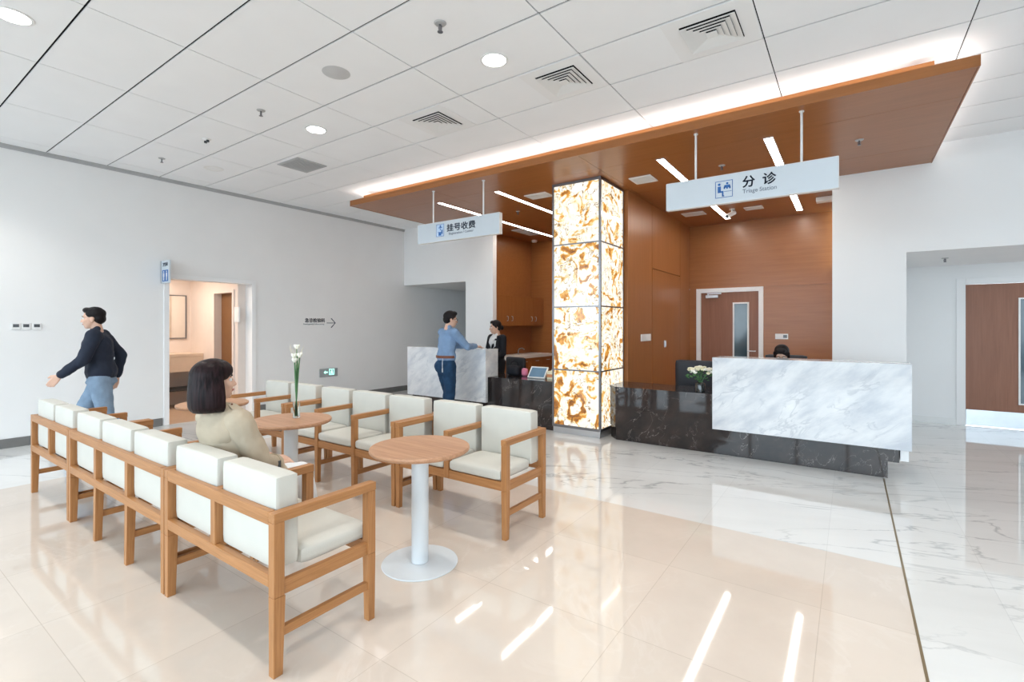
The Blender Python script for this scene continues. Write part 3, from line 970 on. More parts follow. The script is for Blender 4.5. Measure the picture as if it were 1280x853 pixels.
def hung_sign(name, x0, x1, label, rods):
    t = thing(name, ((x0 + x1) / 2, 5.2, 2.72), label, 'sign', 'hanging signs')
    MB().box(x0, x1, 5.2, 5.26, 2.728, 3.008, 0.004).build('panel', 'sign_white', t)
    e = MB().box(x0 - 0.003, x0, 5.198, 5.262, 2.726, 3.010).box(x1, x1 + 0.003, 5.198, 5.262, 2.726, 3.010)
    e.box(x0, x1, 5.198, 5.262, 2.724, 2.728).box(x0, x1, 5.198, 5.262, 3.008, 3.011)
    e.build('edge', 'sign_edge', t)
    for x in rods:
        r = MB().cyl((x, 5.23, 3.0), (x, 5.23, ZK), 0.011, n=12).build('rod', 'white_plastic', t)
        MB().cyl((x, 5.23, ZK - 0.01), (x, 5.23, ZK), 0.022, n=12).build('rod_cap', 'white_plastic', r)
    return t


def face_y(x, z, y=5.1985):
    """plane of a sign that faces the waiting area: x to the right, z up"""
    return Matrix.Translation((x, y, z)) @ Matrix(((1, 0, 0, 0), (0, 0, -1, 0), (0, 1, 0, 0), (0, 0, 0, 1)))


def ybox(mb, x0, x1, z0, z1, y=5.1985, d=0.0015):
    return mb.box(x0, x1, y - d, y, z0, z1)


ts = hung_sign('triage_sign', -1.612, -0.087, 'white hanging sign for the triage station with a blue seated-figure symbol', (-1.318, -0.372))
text_mesh('分', 0.118, face_y(-0.868, 2.862), 'lettering', 'letter_dark', ts, 0.0024, width=0.108)
text_mesh('诊', 0.118, face_y(-0.690, 2.862), 'lettering', 'letter_dark', ts, 0.0024, width=0.112)
text_mesh('Triage Station', 0.056, face_y(-0.868, 2.796), 'lettering', 'letter_grey', ts, width=0.296)
pc = MB()
bx0, bx1, bz0, bz1 = -1.275, -1.112, 2.782, 2.950
w = 0.005
ybox(pc, bx0, bx1, bz0, bz0 + w); ybox(pc, bx0, bx1, bz1 - w, bz1); ybox(pc, bx0, bx0 + w, bz0 + w, bz1 - w); ybox(pc, bx1 - w, bx1, bz0 + w, bz1 - w)
# seated patient
pc.cyl((-1.238, 5.1985, 2.916), (-1.238, 5.197, 2.916), 0.013, n=16)
ybox(pc, -1.252, -1.222, 2.845, 2.897); ybox(pc, -1.252, -1.198, 2.833, 2.849); ybox(pc, -1.212, -1.198, 2.798, 2.834); ybox(pc, -1.212, -1.190, 2.794, 2.803)
# nurse behind the desk
pc.cyl((-1.163, 5.1985, 2.920), (-1.163, 5.197, 2.920), 0.011, n=16)
ybox(pc, -1.190, -1.136, 2.878, 2.905); ybox(pc, -1.196, -1.183, 2.866, 2.890); ybox(pc, -1.146, -1.131, 2.866, 2.890); ybox(pc, -1.172, -1.156, 2.866, 2.878)
ybox(pc, -1.192, -1.122, 2.838, 2.842)
for v in pc.v:
    v.x += 0.155
pc.build('pictogram', 'picto_blue', ts)
rs = hung_sign('registration_sign', -5.356, -3.828, 'white hanging sign for registration with a small blue symbol', (-5.06, -4.12))
text_mesh('挂号收费', 0.112, face_y(-4.764, 2.862), 'lettering', 'letter_dark', rs, 0.0018, width=0.525)
text_mesh('Registration / Cashier', 0.046, face_y(-4.725, 2.803), 'lettering', 'letter_grey', rs, width=0.455)
bp_ = MB()
ybox(bp_, -5.085, -4.935, 2.795, 2.975, d=0.001)
for v in bp_.v:
    v.x += 0.115
bp_.build('pictogram_ground', 'picto_pale', rs)
pc = MB()
bx0, bx1, bz0, bz1 = -5.085, -4.935, 2.795, 2.975
yy = 5.1975
ybox(pc, bx0, bx1, bz0, bz0 + w, yy); ybox(pc, bx0, bx1, bz1 - w, bz1, yy); ybox(pc, bx0, bx0 + w, bz0 + w, bz1 - w, yy); ybox(pc, bx1 - w, bx1, bz0 + w, bz1 - w, yy)
pc.cyl((-5.005, yy, 2.945), (-5.005, yy - 0.0015, 2.945), 0.015, n=16)
ybox(pc, -5.04, -4.975, 2.918, 2.930, yy); ybox(pc, -5.055, -4.965, 2.855, 2.862, yy); ybox(pc, -5.04, -4.99, 2.81, 2.853, yy)
ybox(pc, -4.985, -4.962, 2.83, 2.89, yy); ybox(pc, -5.014, -5.000, 2.885, 2.912, yy)
for v in pc.v:
    v.x += 0.115
pc.build('pictogram', 'picto_blue', rs)


def face_x(y, z, x=XL + 0.0025):
    """plane on the left wall, facing +x: reads along +y"""
    return Matrix.Translation((x, y, z)) @ Matrix(((0, 0, 1, 0), (1, 0, 0, 0), (0, 1, 0, 0), (0, 0, 0, 1)))


wy = thing('wayfinding_lettering', (XL, 5.6, 1.55), 'dark wayfinding characters and arrow on the white wall above the exit sign', 'sign')
text_mesh('急诊检验科', 0.088, face_x(5.30, 1.568), 'lettering', 'letter_dark', wy, 0.0012, width=0.42)
text_mesh('Emergency Laboratory', 0.035, face_x(5.27, 1.518), 'lettering', 'letter_grey', wy, width=0.44)
ar = MB()
ar.box(XL, XL + 0.003, 5.765, 5.95, 1.546, 1.558)
for s in (-1, 1):
    ar.add([(XL, 5.855, 1.552 + s * 0.088), (XL, 5.872, 1.552 + s * 0.097), (XL, 5.965, 1.552), (XL, 5.948, 1.552),
            (XL + 0.003, 5.855, 1.552 + s * 0.088), (XL + 0.003, 5.872, 1.552 + s * 0.097), (XL + 0.003, 5.965, 1.552), (XL + 0.003, 5.948, 1.552)],
           [(0, 1, 2, 3), (7, 6, 5, 4), (0, 4, 5, 1), (1, 5, 6, 2), (2, 6, 7, 3), (3, 7, 4, 0)])
ar.build('arrow', 'letter_dark', wy)

ex = thing('exit_sign', (XL, 5.8, 0.57), 'small grey exit sign with lit green symbols low on the left wall', 'sign')
MB().box(XL, XL + 0.02, 5.60, 6.0, 0.49, 0.655, 0.004).build('case', 'sign_green_case', ex)
e = MB()
xa, xb = XL + 0.02, XL + 0.022
e.add([(xb, 5.685, 0.582), (xb, 5.725, 0.615), (xb, 5.725, 0.55)], [(0, 1, 2)]).box(xa, xb, 5.725, 5.775, 0.572, 0.592)
e.box(xa, xb, 5.805, 5.92, 0.632, 0.642).box(xa, xb, 5.805, 5.815, 0.525, 0.632).box(xa, xb, 5.91, 5.92, 0.525, 0.632).box(xa, xb, 5.815, 5.91, 0.525, 0.533)
e.cyl((xa, 5.865, 0.612), (xb, 5.865, 0.612), 0.012, n=12).box(xa, xb, 5.848, 5.885, 0.565, 0.597).box(xa, xb, 5.835, 5.85, 0.578, 0.59).box(xa, xb, 5.83, 5.862, 0.545, 0.56).box(xa, xb, 5.872, 5.892, 0.54, 0.566)
e.build('symbol', 'exit_green', ex)
bl = thing('blade_sign', (XL, 3.0, 2.3), 'pale blue blade sign sticking out from the wall beside the washroom opening', 'sign')
MB().box(XL + 0.012, XL + 0.275, 2.965, 2.99, 2.13, 2.465, 0.003).build('panel', 'sign_white', bl)
MB().box(XL, XL + 0.012, 2.955, 3.0, 2.13, 2.465).build('bracket', 'alu', bl)
MB().box(XL + 0.04, XL + 0.25, 2.9635, 2.965, 2.155, 2.325).build('pictogram_ground', 'picto_blue', bl)
pm = MB()
for dx in (0.095, 0.195):
    pm.cyl((XL + dx, 2.9635, 2.298), (XL + dx, 2.962, 2.298), 0.014, n=12).box(XL + dx - 0.022, XL + dx + 0.022, 2.962, 2.9635, 2.225, 2.28).box(XL + dx - 0.014, XL + dx + 0.014, 2.962, 2.9635, 2.17, 2.225)
pm.build('pictogram', 'white_plastic', bl)
text_mesh('卫生间', 0.06, face_y(XL + 0.055, 2.385, 2.964), 'lettering', 'letter_dark', bl, 0.001, width=0.17)

# ------------------------------------------------------------------ wall fittings
for i, y in enumerate((1.42, 1.51, 1.608)):
    lab = ('leftmost of the three small wall thermostats with dark screens', 'middle of the three small wall thermostats with dark screens',
           'rightmost of the three small wall thermostats, nearest the walking person')[i]
    t = thing('thermostat', (XL, y, 1.49), lab, 'thermostat', 'thermostats on the left wall')
    MB().box(XL, XL + 0.014, y - 0.041, y + 0.041, 1.45, 1.532, 0.003).build('plate', 'white_plastic', t)
    MB().box(XL + 0.014, XL + 0.0155, y - 0.027, y + 0.027, 1.480, 1.518).build('screen', 'lcd', t)
t = thing('wall_switch', (-2.67, 7.5, 1.31), 'white double switch plate on the wood side wall beside the column', 'switch')
MB().box(-2.67, -2.658, 7.32, 7.76, 1.255, 1.365, 0.003).build('plate', 'white_plastic', t)
MB().box(-2.658, -2.655, 7.35, 7.53, 1.27, 1.35, 0.002).box(-2.658, -2.655, 7.55, 7.73, 1.27, 1.35, 0.002).build('rocker', 'sign_edge', t)
t = thing('door_controller', (-1.03, YN, 1.3), 'small white control panel on the back wood wall above the seated nurse', 'control panel')
MB().box(-1.135, -0.928, YN - 0.012, YN, 1.252, 1.35, 0.003).build('plate', 'white_plastic', t)
MB().box(-1.005, -0.945, YN - 0.0135, YN - 0.012, 1.275, 1.33).build('screen', 'lcd', t)
t = thing('wall_mirror', (-10.5, 3.5, 1.66), 'framed mirror on the washroom wall seen through the opening', 'mirror')
MB().box(-10.5, -10.485, 2.6, 4.07, 1.27, 2.06).build('glass', 'mirror_glass', t)
f = MB().box(-10.5, -10.475, 4.07, 4.09, 1.25, 2.08).box(-10.5, -10.475, 2.58, 2.6, 1.25, 2.08).box(-10.5, -10.475, 2.6, 4.07, 1.25, 1.27).box(-10.5, -10.475, 2.6, 4.07, 2.06, 2.08)
f.build('frame', 'steel_frame', t)
t = thing('basin_counter', (-10.2, 3.4, 0.9), 'beige stone basin counter along the washroom wall under the mirror', 'basin')
MB().box(-10.5, -9.95, 2.2, 4.165, 0.93, 0.985, 0.006).build('top', 'basin_stone', t)
MB().box(-9.99, -9.955, 2.2, 4.165, 0.66, 0.93).build('apron', 'basin_stone', t)
pp = MB()
pp.tube([(-10.3, 3.6, 0.93), (-10.3, 3.6, 0.5), (-10.28, 3.62, 0.38), (-10.2, 3.64, 0.36), (-10.12, 3.64, 0.42), (-10.12, 3.62, 0.5), (-10.3, 3.6, 0.52), (-10.5, 3.6, 0.52)], 0.028, 10)
pp.build('drain_pipe', 'steel_kick', t)
MB().box(-10.495, -10.05, 2.2, 4.16, 0.30, 0.34).build('pipe_shelf', 'dark_plastic', t)
t = thing('paper_dispenser', (-8.7, 4.17, 1.66), 'white framed plate on the washroom wall right of the brown door', 'dispenser')
MB().box(-8.75, -8.585, 4.145, 4.17, 1.56, 1.82, 0.006).build('case', 'white_plastic', t)
MB().box(-8.72, -8.615, 4.142, 4.145, 1.60, 1.78).build('panel', 'sign_edge', t)
area_light('washroom_lamp', (-9.6, 3.0, 2.47), 1.2, 1.2, 24, (1, 0.86, 0.74))
area_light('corridor_fill', (4.0, 8.9, 2.40), 2.5, 0.6, 16, (0.92, 0.97, 1.0))  # fill light added out of view to brighten the corridor, no fixture

# ------------------------------------------------------------------ waiting benches
ARM_Z = 0.70


def make_bench(L, n, floor_mids, name, label, cat, group):
    """row of n armchairs in one oak frame; local: x along the row, y=0 back, faces +y"""
    t = thing(name, (0, 0, 0), label, cat, group)
    D, w = 0.535, 0.046
    step = L / n
    xs = [0.0] + [k * step for k in range(1, n)] + [L]
    for k, x in enumerate(xs):
        end = k in (0, n)
        x0 = 0.003 if k == 0 else (L - w - 0.003 if k == n else x - w / 2)
        x1 = x0 + w
        floor_leg = end or floor_mids
        zf = 0.0 if floor_leg else 0.335
        m = MB()
        m.hexa((x0 + 0.004, x1 - 0.004, 0.0, 0.042, 0.0), (x0, x1, 0.0 if end else 0.004, 0.052, 0.34 if end else 0.376), 0.003) if floor_leg else None
        m.box(x0, x1, 0.0 if end else 0.004, 0.048, 0.341 if floor_leg else 0.43, ARM_Z - 0.042, 0.003)
        m.build('leg' if floor_leg else 'rear_post', 'bench_z', t)
        m = MB()
        if floor_leg:
            m.hexa((x0 + 0.004, x1 - 0.004, D - 0.040, D - 0.002, 0.0), (x0, x1, D - 0.046, D, 0.34), 0.003)
        m.box(x0, x1, D - 0.046, D, 0.341, ARM_Z - 0.042, 0.003)
        m.build('leg' if floor_leg else 'arm_post', 'bench_z', t)
        MB().box(x0 - 0.001, x1 + 0.001, 0.0 if end else 0.0305, D + 0.003, ARM_Z - 0.042, ARM_Z, 0.004).build('armrest', 'bench_y', t)
        MB().box(x0 + 0.010, x1 - 0.010, 0.046, D - 0.040, 0.338, 0.400, 0.003).build('side_rail', 'bench_y', t)
        if floor_leg:
            MB().box(x0 + 0.010, x1 - 0.010, 0.044, D - 0.038, 0.160, 0.200, 0.003).build('stretcher', 'bench_y', t)
    MB().box(w + 0.003, L - w - 0.003, 0.0, 0.030, 0.645, 0.702, 0.003).build('back_rail', 'bench_x', t)
    MB().box(w + 0.003, L - w - 0.003, 0.0, 0.034, 0.378, 0.432, 0.003).build('back_rail', 'bench_x', t)
    MB().box(w + 0.003, L - w - 0.003, D - 0.040, D - 0.008, 0.338, 0.402, 0.003).build('front_rail', 'bench_x', t)
    for k in range(n):
        a = k * step + (w + 0.006 if k == 0 else w / 2 + 0.003)
        b = (k + 1) * step - (w + 0.006 if k == n - 1 else w / 2 + 0.003)
        MB().rbox(a, b, 0.150, D + 0.004, 0.403, 0.486, 0.030, 9, (0, 0, 0.010)).build('seat_cushion', 'cushion', t)
        a2 = k * step + (w * 0.55 if k == 0 else 0.010)
        b2 = (k + 1) * step - (w * 0.55 if k == n - 1 else 0.010)
        # the back cushion stands between the posts and widens above the arms
        a3, b3 = max(a, a2), min(b, b2)
        MB().rbox(a3, b3, 0.034, 0.146, 0.432, 0.838, 0.017, 9, (0, 0.004, 0)).build('back_cushion', 'cushion', t)
    return t


gr1, gr2 = 'oak benches of the near row, seen from behind', 'oak benches of the far row, facing the camera'
b1 = make_bench(1.135, 2, False, 'bench', 'two-seat oak bench with cream cushions, nearest the camera, its back turned to us', 'bench', gr1)
b1.location = (-3.130, 1.109, 0)
b3 = make_bench(1.78, 3, True, 'bench', 'three-seat oak bench with cream cushions in the middle of the near row', 'bench', gr1)
b3.location = (-4.912, 1.109, 0)
c = copy_tree(b1)
c.location = (-6.050, 1.109, 0)
tag(c, 'two-seat oak bench at the far left end of the near row, beside the walking person', 'bench', gr1)
for x, lab in ((-1.955, 'two-seat oak bench facing us at the right end of the far row, nearest the column'),
               (-4.755, 'two-seat oak bench at the left end of the far row, behind the flower vase')):
    c = copy_tree(b1)
    c.rotation_euler = (0, 0, PI)
    c.location = (x, 3.277, 0)
    tag(c, lab, 'bench', gr2)
c = make_bench(1.66, 3, True, 'bench', 'three-seat oak bench facing us in the middle of the far row', 'bench', gr2)
c.rotation_euler = (0, 0, PI)
c.location = (-3.092, 3.277, 0)

# ------------------------------------------------------------------ round tables


def make_table(x, y, label):
    t = thing('round_table', (x, y, 0), label, 'table', 'round tables between the two bench rows')
    MB().lathe([(0, 0.001), (0.236, 0.001), (0.238, 0.004), (0.236, 0.008), (0.06, 0.010), (0.0, 0.010)], (x, y, 0), 64).build('base', 'table_white', t)
    MB().lathe([(0.053, 0.012), (0.053, 0.69), (0.053, 0.70)], (x, y, 0), 40).lathe([(0, 0.70), (0.15, 0.70), (0.15, 0.708), (0, 0.708)], (x, y, 0), 32).build('column', 'table_white', t)
    r = 0.313
    MB().lathe([(0, 0.708), (r - 0.012, 0.708), (r - 0.002, 0.716), (r, 0.724), (r - 0.001, 0.733), (r - 0.005, 0.737), (0, 0.737)], (x, y, 0), 96).build('tabletop', 'table_wood', t)
    return t


make_table(-2.235, 2.19, 'round wooden table on a white column, the one standing fully in view')
make_table(-3.742, 2.219, 'round wooden table carrying the tall flower vase, behind the seated woman')
make_table(-5.17, 2.25, 'round wooden table mostly hidden behind the seated woman’s head')

# vase with tall white flowers
vx, vy, vz = -3.765, 2.28, 0.737
t = thing('flower_vase', (vx, vy, vz), 'glass vase with tall green stems and white blossoms on the middle round table', 'vase')
MB().lathe([(0, 0.001), (0.027, 0.001), (0.0285, 0.004), (0.0285, 0.13), (0.0255, 0.13), (0.0255, 0.014), (0, 0.012)], (vx, vy, vz), 32).build('glass', 'glass_clear', t)
sm = MB()
bm_ = []
tops = [(-0.012, 0.010, 0.575), (-0.016, -0.010, 0.500), (0.030, 0.012, 0.505), (0.008, -0.02, 0.465), (0.018, 0.0, 0.535), (-0.002, 0.02, 0.45)]
for (dx, dy, dz) in tops:
    sm.tube([(vx - dx * 0.4, vy - dy * 0.4, vz + 0.016), (vx + dx * 0.1, vy + dy * 0.1, vz + 0.2), (vx + dx * 0.6, vy + dy * 0.6, vz + dz * 0.75), (vx + dx, vy + dy, vz + dz)], 0.0045, 6)
for k in range(9):
    a = k * 0.7
    d = 0.012 + 0.004 * (k % 3)
    sm.tube([(vx - d * math.cos(a) * .5, vy - d * math.sin(a) * .5, vz + 0.016), (vx + d * .3 * math.cos(a), vy + d * .3 * math.sin(a), vz + 0.22),
             (vx + d * math.cos(a), vy + d * math.sin(a), vz + 0.38 + 0.03 * (k % 3))], 0.005, 6, [0.004, 0.006, 0.002])
sm.build('stems', 'stem_green', t)
gs = MB()
for k in range(7):
    a = k * 0.9 + 0.3
    gs.tube([(vx, vy, vz + 0.35), (vx + 0.02 * math.cos(a), vy + 0.02 * math.sin(a), vz + 0.47), (vx + 0.055 * math.cos(a), vy + 0.055 * math.sin(a), vz + 0.57 + 0.02 * (k % 3))], 0.0012, 5)
gs.build('grass_spray', 'petal_cream', t)
for (dx, dy, dz) in tops[:4]:
    b = MB()
    for k in range(6):
        a = k * PI / 3
        M = Matrix.Rotation(a, 3, 'Z') @ Matrix.Rotation(0.5, 3, 'Y')
        b.ball((vx + dx + 0.009 * math.cos(a), vy + dy + 0.009 * math.sin(a), vz + dz + 0.012), (0.011, 0.009, 0.021), 10, 8, M.to_4x4())
    b.ball((vx + dx, vy + dy, vz + dz + 0.012), (0.010, 0.010, 0.018), 10, 8)
    b.build('blossom', 'petal', t)

# bowl of flowers on the triage counter
fx, fy, fz = -1.485, 6.10, 0.70
t = thing('flower_arrangement', (fx, fy, fz), 'cream and white flowers in a dark glass vase on the dark triage counter', 'flowers')
MB().lathe([(0, 0.001), (0.050, 0.001), (0.056, 0.006), (0.056, 0.095), (0.050, 0.108), (0.034, 0.116), (0.030, 0.118), (0.030, 0.112), (0.0, 0.10)], (fx, fy, fz), 36).build('vase', 'dark_plastic', t)
MATS['dark_glass'] = plain('dark_glass', (0.02, 0.022, 0.022), 0.05, 0.7)
t.children[0].data.materials[0] = MATS['dark_glass']
st, lv, wf_, cf_ = MB(), MB(), MB(), MB()
rnd = random.Random(3)
for k in range(46):
    a = rnd.uniform(0, 2 * PI)
    e = rnd.uniform(0.0, 1.0)
    R_ = 0.145 * math.sqrt(e)
    px, py = fx + R_ * math.cos(a) * 1.05, fy + R_ * math.sin(a) * 0.8
    pz = fz + 0.225 + 0.065 * math.sqrt(max(0, 1 - e)) + rnd.uniform(-0.02, 0.02)
    if k % 3 == 0:
        st.tube([(fx + rnd.uniform(-.012, .012), fy, fz + 0.09), (fx + (px - fx) * 0.4, fy + (py - fy) * 0.4, fz + 0.17), (px, py, pz)], 0.003, 5)
    (wf_ if k % 2 else cf_).ball((px, py, pz), (0.020, 0.020, 0.016), 8, 6)
    for q in range(5):
        b = q * 1.257 + k
        (wf_ if k % 2 else cf_).ball((px + 0.015 * math.cos(b), py + 0.015 * math.sin(b), pz + 0.004), (0.012, 0.012, 0.009), 6, 5)
for k in range(60):
    a = rnd.uniform(0, 2 * PI)
    R_ = rnd.uniform(0.05, 0.155)
    p = Vector((fx + R_ * math.cos(a), fy + R_ * math.sin(a) * 0.8, fz + rnd.uniform(0.15, 0.27)))
    d = Vector((math.cos(a + rnd.uniform(-1, 1)), math.sin(a + rnd.uniform(-1, 1)), rnd.uniform(-0.3, 0.8))).normalized()
    s = d.orthogonal().normalized() * 0.011
    q = p + d * 0.045
    m = p + d * 0.022
    up_ = d.cross(s).normalized() * 0.004
    lv.add([p, m + s + up_, q, m - s + up_, m], [(0, 1, 4), (1, 2, 4), (2, 3, 4), (3, 0, 4)], True)
st.build('stems', 'stem_green', t)
lv.build('leaves', 'leaf', t, fix=False)
wf_.build('white_blossoms', 'petal', t)
cf_.build('cream_blossoms', 'petal_cream', t)

# ------------------------------------------------------------------ office chairs and registration nook furniture


def office_chair(x, y, rz, top, label, width=0.5):
    t = thing('office_chair', (0, 0, 0), label, 'office chair', 'black office chairs behind the counters')
    h = width / 2
    MB().rbox(-h, h, -0.27, -0.19, 0.52, top, 0.035, 8, (0, 0.01, 0)).build('backrest', 'chair_black', t)
    MB().rbox(-h * 0.98, h * 0.98, -0.24, 0.24, 0.42, 0.50, 0.035, 8, (0, 0, 0.01)).build('seat', 'chair_black', t)
    MB().tube([(0, -0.10, 0.415), (0, -0.27, 0.42), (0, -0.30, 0.55), (0, -0.275, 0.70)], 0.02, 8).build('spine', 'dark_plastic', t)
    MB().cyl((0, 0, 0.12), (0, 0, 0.42), 0.028).build('gas_column', 'dark_plastic', t)
    for k in range(5):
        a = k * 2 * PI / 5 + 0.3
        l = MB().tube([(0, 0, 0.13), (0.15 * math.cos(a), 0.15 * math.sin(a), 0.115), (0.27 * math.cos(a), 0.27 * math.sin(a), 0.075)], 0.02, 8).build('base_arm', 'dark_plastic', t)
        cx_, cy_ = 0.27 * math.cos(a), 0.27 * math.sin(a)
        MB().cyl((cx_ - 0.02 * math.sin(a), cy_ + 0.02 * math.cos(a), 0.031), (cx_ + 0.02 * math.sin(a), cy_ - 0.02 * math.cos(a), 0.031), 0.03, n=14).build('caster', 'dark_plastic', l)
    t.location = (x, y, 0)
    t.rotation_euler = (0, 0, rz)
    return t


office_chair(-1.87, 7.25, PI + 0.15, 0.985, 'dark empty office chair behind the flowers on the triage counter', 0.54)
office_chair(-0.70, 7.10, PI, 1.115, 'dark office chair the nurse sits on behind the triage counter')
office_chair(-5.02, 7.02, PI - 0.25, 0.93, 'black empty office chair behind the registration counter', 0.5)

UX = -5.93
uc = thing('wall_cabinet', (-6.1, 8.9, 1.5), 'orange-brown wooden wall cabinet with bow handles in the registration nook', 'cabinet')
MB().box(-6.278, UX - 0.02, 7.94, 9.815, 1.495, 2.135).build('body', 'panel_z', uc)
for a, b, hy in ((7.945, 8.41, 8.33), (8.415, 8.88, 8.50), (8.885, 9.35, 9.27), (9.355, 9.81, 9.44)):
    dr = MB().box(UX - 0.019, UX, a, b, 1.497, 2.133, 0.002).build('door', 'panel_z', uc)
    MB().tube([(UX, hy, 1.60), (UX + 0.03, hy, 1.61), (UX + 0.034, hy, 1.65), (UX + 0.03, hy, 1.69), (UX, hy, 1.70)], 0.008, 8).build('handle', 'alu', dr)
sc_ = thing('sink_counter', (-5.98, 9.0, 0), 'wooden sink counter with a white top along the registration nook wall', 'counter')
MB().box(-6.278, -5.69, 7.94, 9.81, 0.08, 0.80).build('body', 'panel_x', sc_)
MB().box(-6.278, -5.73, 7.94, 9.81, 0, 0.08).build('plinth', 'baseboard_grey', sc_)
MB().box(-6.278, -5.655, 7.935, 9.815, 0.802, 0.862, 0.005).build('top', 'white_plastic', sc_)
for k in range(4):
    y0 = 7.95 + k * 0.465
    dr = MB().box(-5.69, -5.672, y0, y0 + 0.455, 0.62, 0.795, 0.002).build('drawer', 'panel_x', sc_)
    MB().tube([(-5.672, y0 + 0.17, 0.73), (-5.648, y0 + 0.18, 0.73), (-5.648, y0 + 0.27, 0.73), (-5.672, y0 + 0.28, 0.73)], 0.007, 8).build('handle', 'alu', dr)
    MB().box(-5.69, -5.672, y0, y0 + 0.455, 0.09, 0.612, 0.002).build('door', 'panel_z', sc_)
MB().tube([(-6.1, 9.0, 0.862), (-6.1, 9.0, 0.94), (-6.07, 9.0, 0.985), (-6.0, 9.0, 1.0), (-5.94, 9.0, 0.97)], 0.013, 10).cyl((-6.1, 9.0, 0.862), (-6.1, 9.0, 0.875), 0.026).build('tap', 'alu', sc_)

# things lying on the registration counter
cz = 0.70
t = thing('handbag', (-4.42, 6.40, cz), 'black handbag on the registration counter beside the marble block', 'bag')
MB().rbox(-4.53, -4.30, 6.33, 6.47, cz, cz + 0.16, 0.045, 8, (0, 0.02, 0)).build('body', 'suit_black', t)
MB().tube([(-4.50, 6.40, cz + 0.14), (-4.47, 6.40, cz + 0.21), (-4.41, 6.40, cz + 0.235), (-4.35, 6.40, cz + 0.21), (-4.33, 6.40, cz + 0.14)], 0.007, 8).build('strap', 'suit_black', t)
t = thing('pouch', (-4.23, 6.42, cz), 'small round pink pouch beside the black handbag', 'pouch')
MB().rbox(-4.285, -4.175, 6.39, 6.46, cz, cz + 0.125, 0.034, 6, (0, 0.012, 0)).build('body', 'pink', t)
MB().tube([(-4.265, 6.39, cz + 0.102), (-4.23, 6.384, cz + 0.112), (-4.195, 6.39, cz + 0.102)], 0.004, 6).build('zip', 'lips', t)
t = thing('desk_screen', (-3.90, 6.25, cz), 'low tilted desk screen with a white frame on the dark registration counter', 'screen')
M = Matrix.Translation((-3.90, 6.22, cz + 0.012)) @ Matrix.Rotation(math.radians(-38), 4, 'X')
MB().box(-0.15, 0.15, 0.012, 0.03, 0.0, 0.20, 0.004, M=M).build('housing', 'white_plastic', t)
MB().box(-0.135, 0.135, 0.009, 0.0115, 0.015, 0.185, M=M).build('display', 'blue_screen', t)
f = MB().box(-0.15, -0.135, 0.0, 0.0115, 0.0, 0.20, M=M).box(0.135, 0.15, 0.0, 0.0115, 0.0, 0.20, M=M).box(-0.135, 0.135, 0.0, 0.0115, 0.185, 0.20, M=M).box(-0.135, 0.135, 0.0, 0.0115, 0.0, 0.015, M=M)
f.build('bezel', 'white_plastic', t)
MB().box(-4.0, -3.8, 6.27, 6.40, cz, cz + 0.015, 0.003).box(-3.93, -3.87, 6.32, 6.36, cz + 0.01, cz + 0.10).build('stand', 'grey_plastic', t)
t = thing('tissue_box', (-3.66, 6.32, cz), 'small orange and white box between the desk screen and the column', 'box')
MB().box(-3.72, -3.585, 6.25, 6.40, cz, cz + 0.12, 0.004).build('carton', 'petal_cream', t)
MATS['box_orange'] = plain('box_orange', (0.62, 0.24, 0.10), 0.5)
MB().box(-3.721, -3.584, 6.249, 6.401, cz + 0.03, cz + 0.075).build('band', 'box_orange', t)
MB().ball((-3.652, 6.325, cz + 0.125), (0.03, 0.012, 0.03), 10, 8).build('tissue', 'white_cloth', t)
t = thing('monitor', (-0.35, 6.62, 0.70), 'dark computer monitor behind the triage marble block', 'monitor')
MB().box(-0.55, -0.10, 6.54, 6.57, 0.76, 1.06, 0.006).build('screen', 'dark_plastic', t)
MB().box(-0.36, -0.30, 6.50, 6.54, 0.71, 0.90).box(-0.43, -0.22, 6.44, 6.60, 0.701, 0.712, 0.003).build('stand', 'dark_plastic', t)

# ------------------------------------------------------------------ people


def blob(name, mat, parent, shapes, voxel=0.009, smooth=5, fold=0.0, fseed=0.0):
    """one continuous surface grown around tapered limbs and ellipsoids"""
    mb = MB()
    for s in shapes:
        if s[0] == 'c':
            _, p0, r0, p1, r1 = s
            p0, p1 = Vector(p0), Vector(p1)
            mb.cyl(p0, p1, r0, r1, n=16)
            mb.ball(p0, r0, 16, 10)
            mb.ball(p1, r1, 16, 10)
        else:
            _, c_, r, M = s
            mb.ball(c_, r, 20, 14, M)
    o = mb.build(name, mat, parent)
    rm = o.modifiers.new('remesh', 'REMESH')
    rm.mode = 'VOXEL'
    rm.voxel_size = voxel
    smm = o.modifiers.new('smooth', 'SMOOTH')
    smm.factor = 0.5
    smm.iterations = smooth
    dg = bpy.context.evaluated_depsgraph_get()
    me = bpy.data.meshes.new_from_object(o.evaluated_get(dg))
    o.modifiers.clear()
    old = o.data
    o.data = me
    me.name = name
    bpy.data.meshes.remove(old)
    if fold:
        me.calc_loop_triangles()
        ns = [v.normal.copy() for v in me.vertices]
        for v, nn in zip(me.vertices, ns):
            q = Vector((v.co.x * 16 + fseed, v.co.y * 16, v.co.z * 11))
            v.co += nn * fold * (noise.noise(q) + 0.5 * noise.noise(q * 2.1))
    me.polygons.foreach_set('use_smooth', [True] * len(me.polygons))
    if not me.materials:
        me.materials.append(MATS[mat])
    return o


def frame(c_, fwd, tilt=0.0, roll=0.0):
    """local frame: x right, y forward, z up; tilt > 0 looks up"""
    f = Vector((fwd[0], fwd[1], 0)).normalized()
    r = Vector((f.y, -f.x, 0))
    M = Matrix((r, f, Vector((0, 0, 1)))).transposed().to_4x4()
    return Matrix.Translation(c_) @ M @ Matrix.Rotation(tilt, 4, 'X') @ Matrix.Rotation(roll, 4, 'Y')


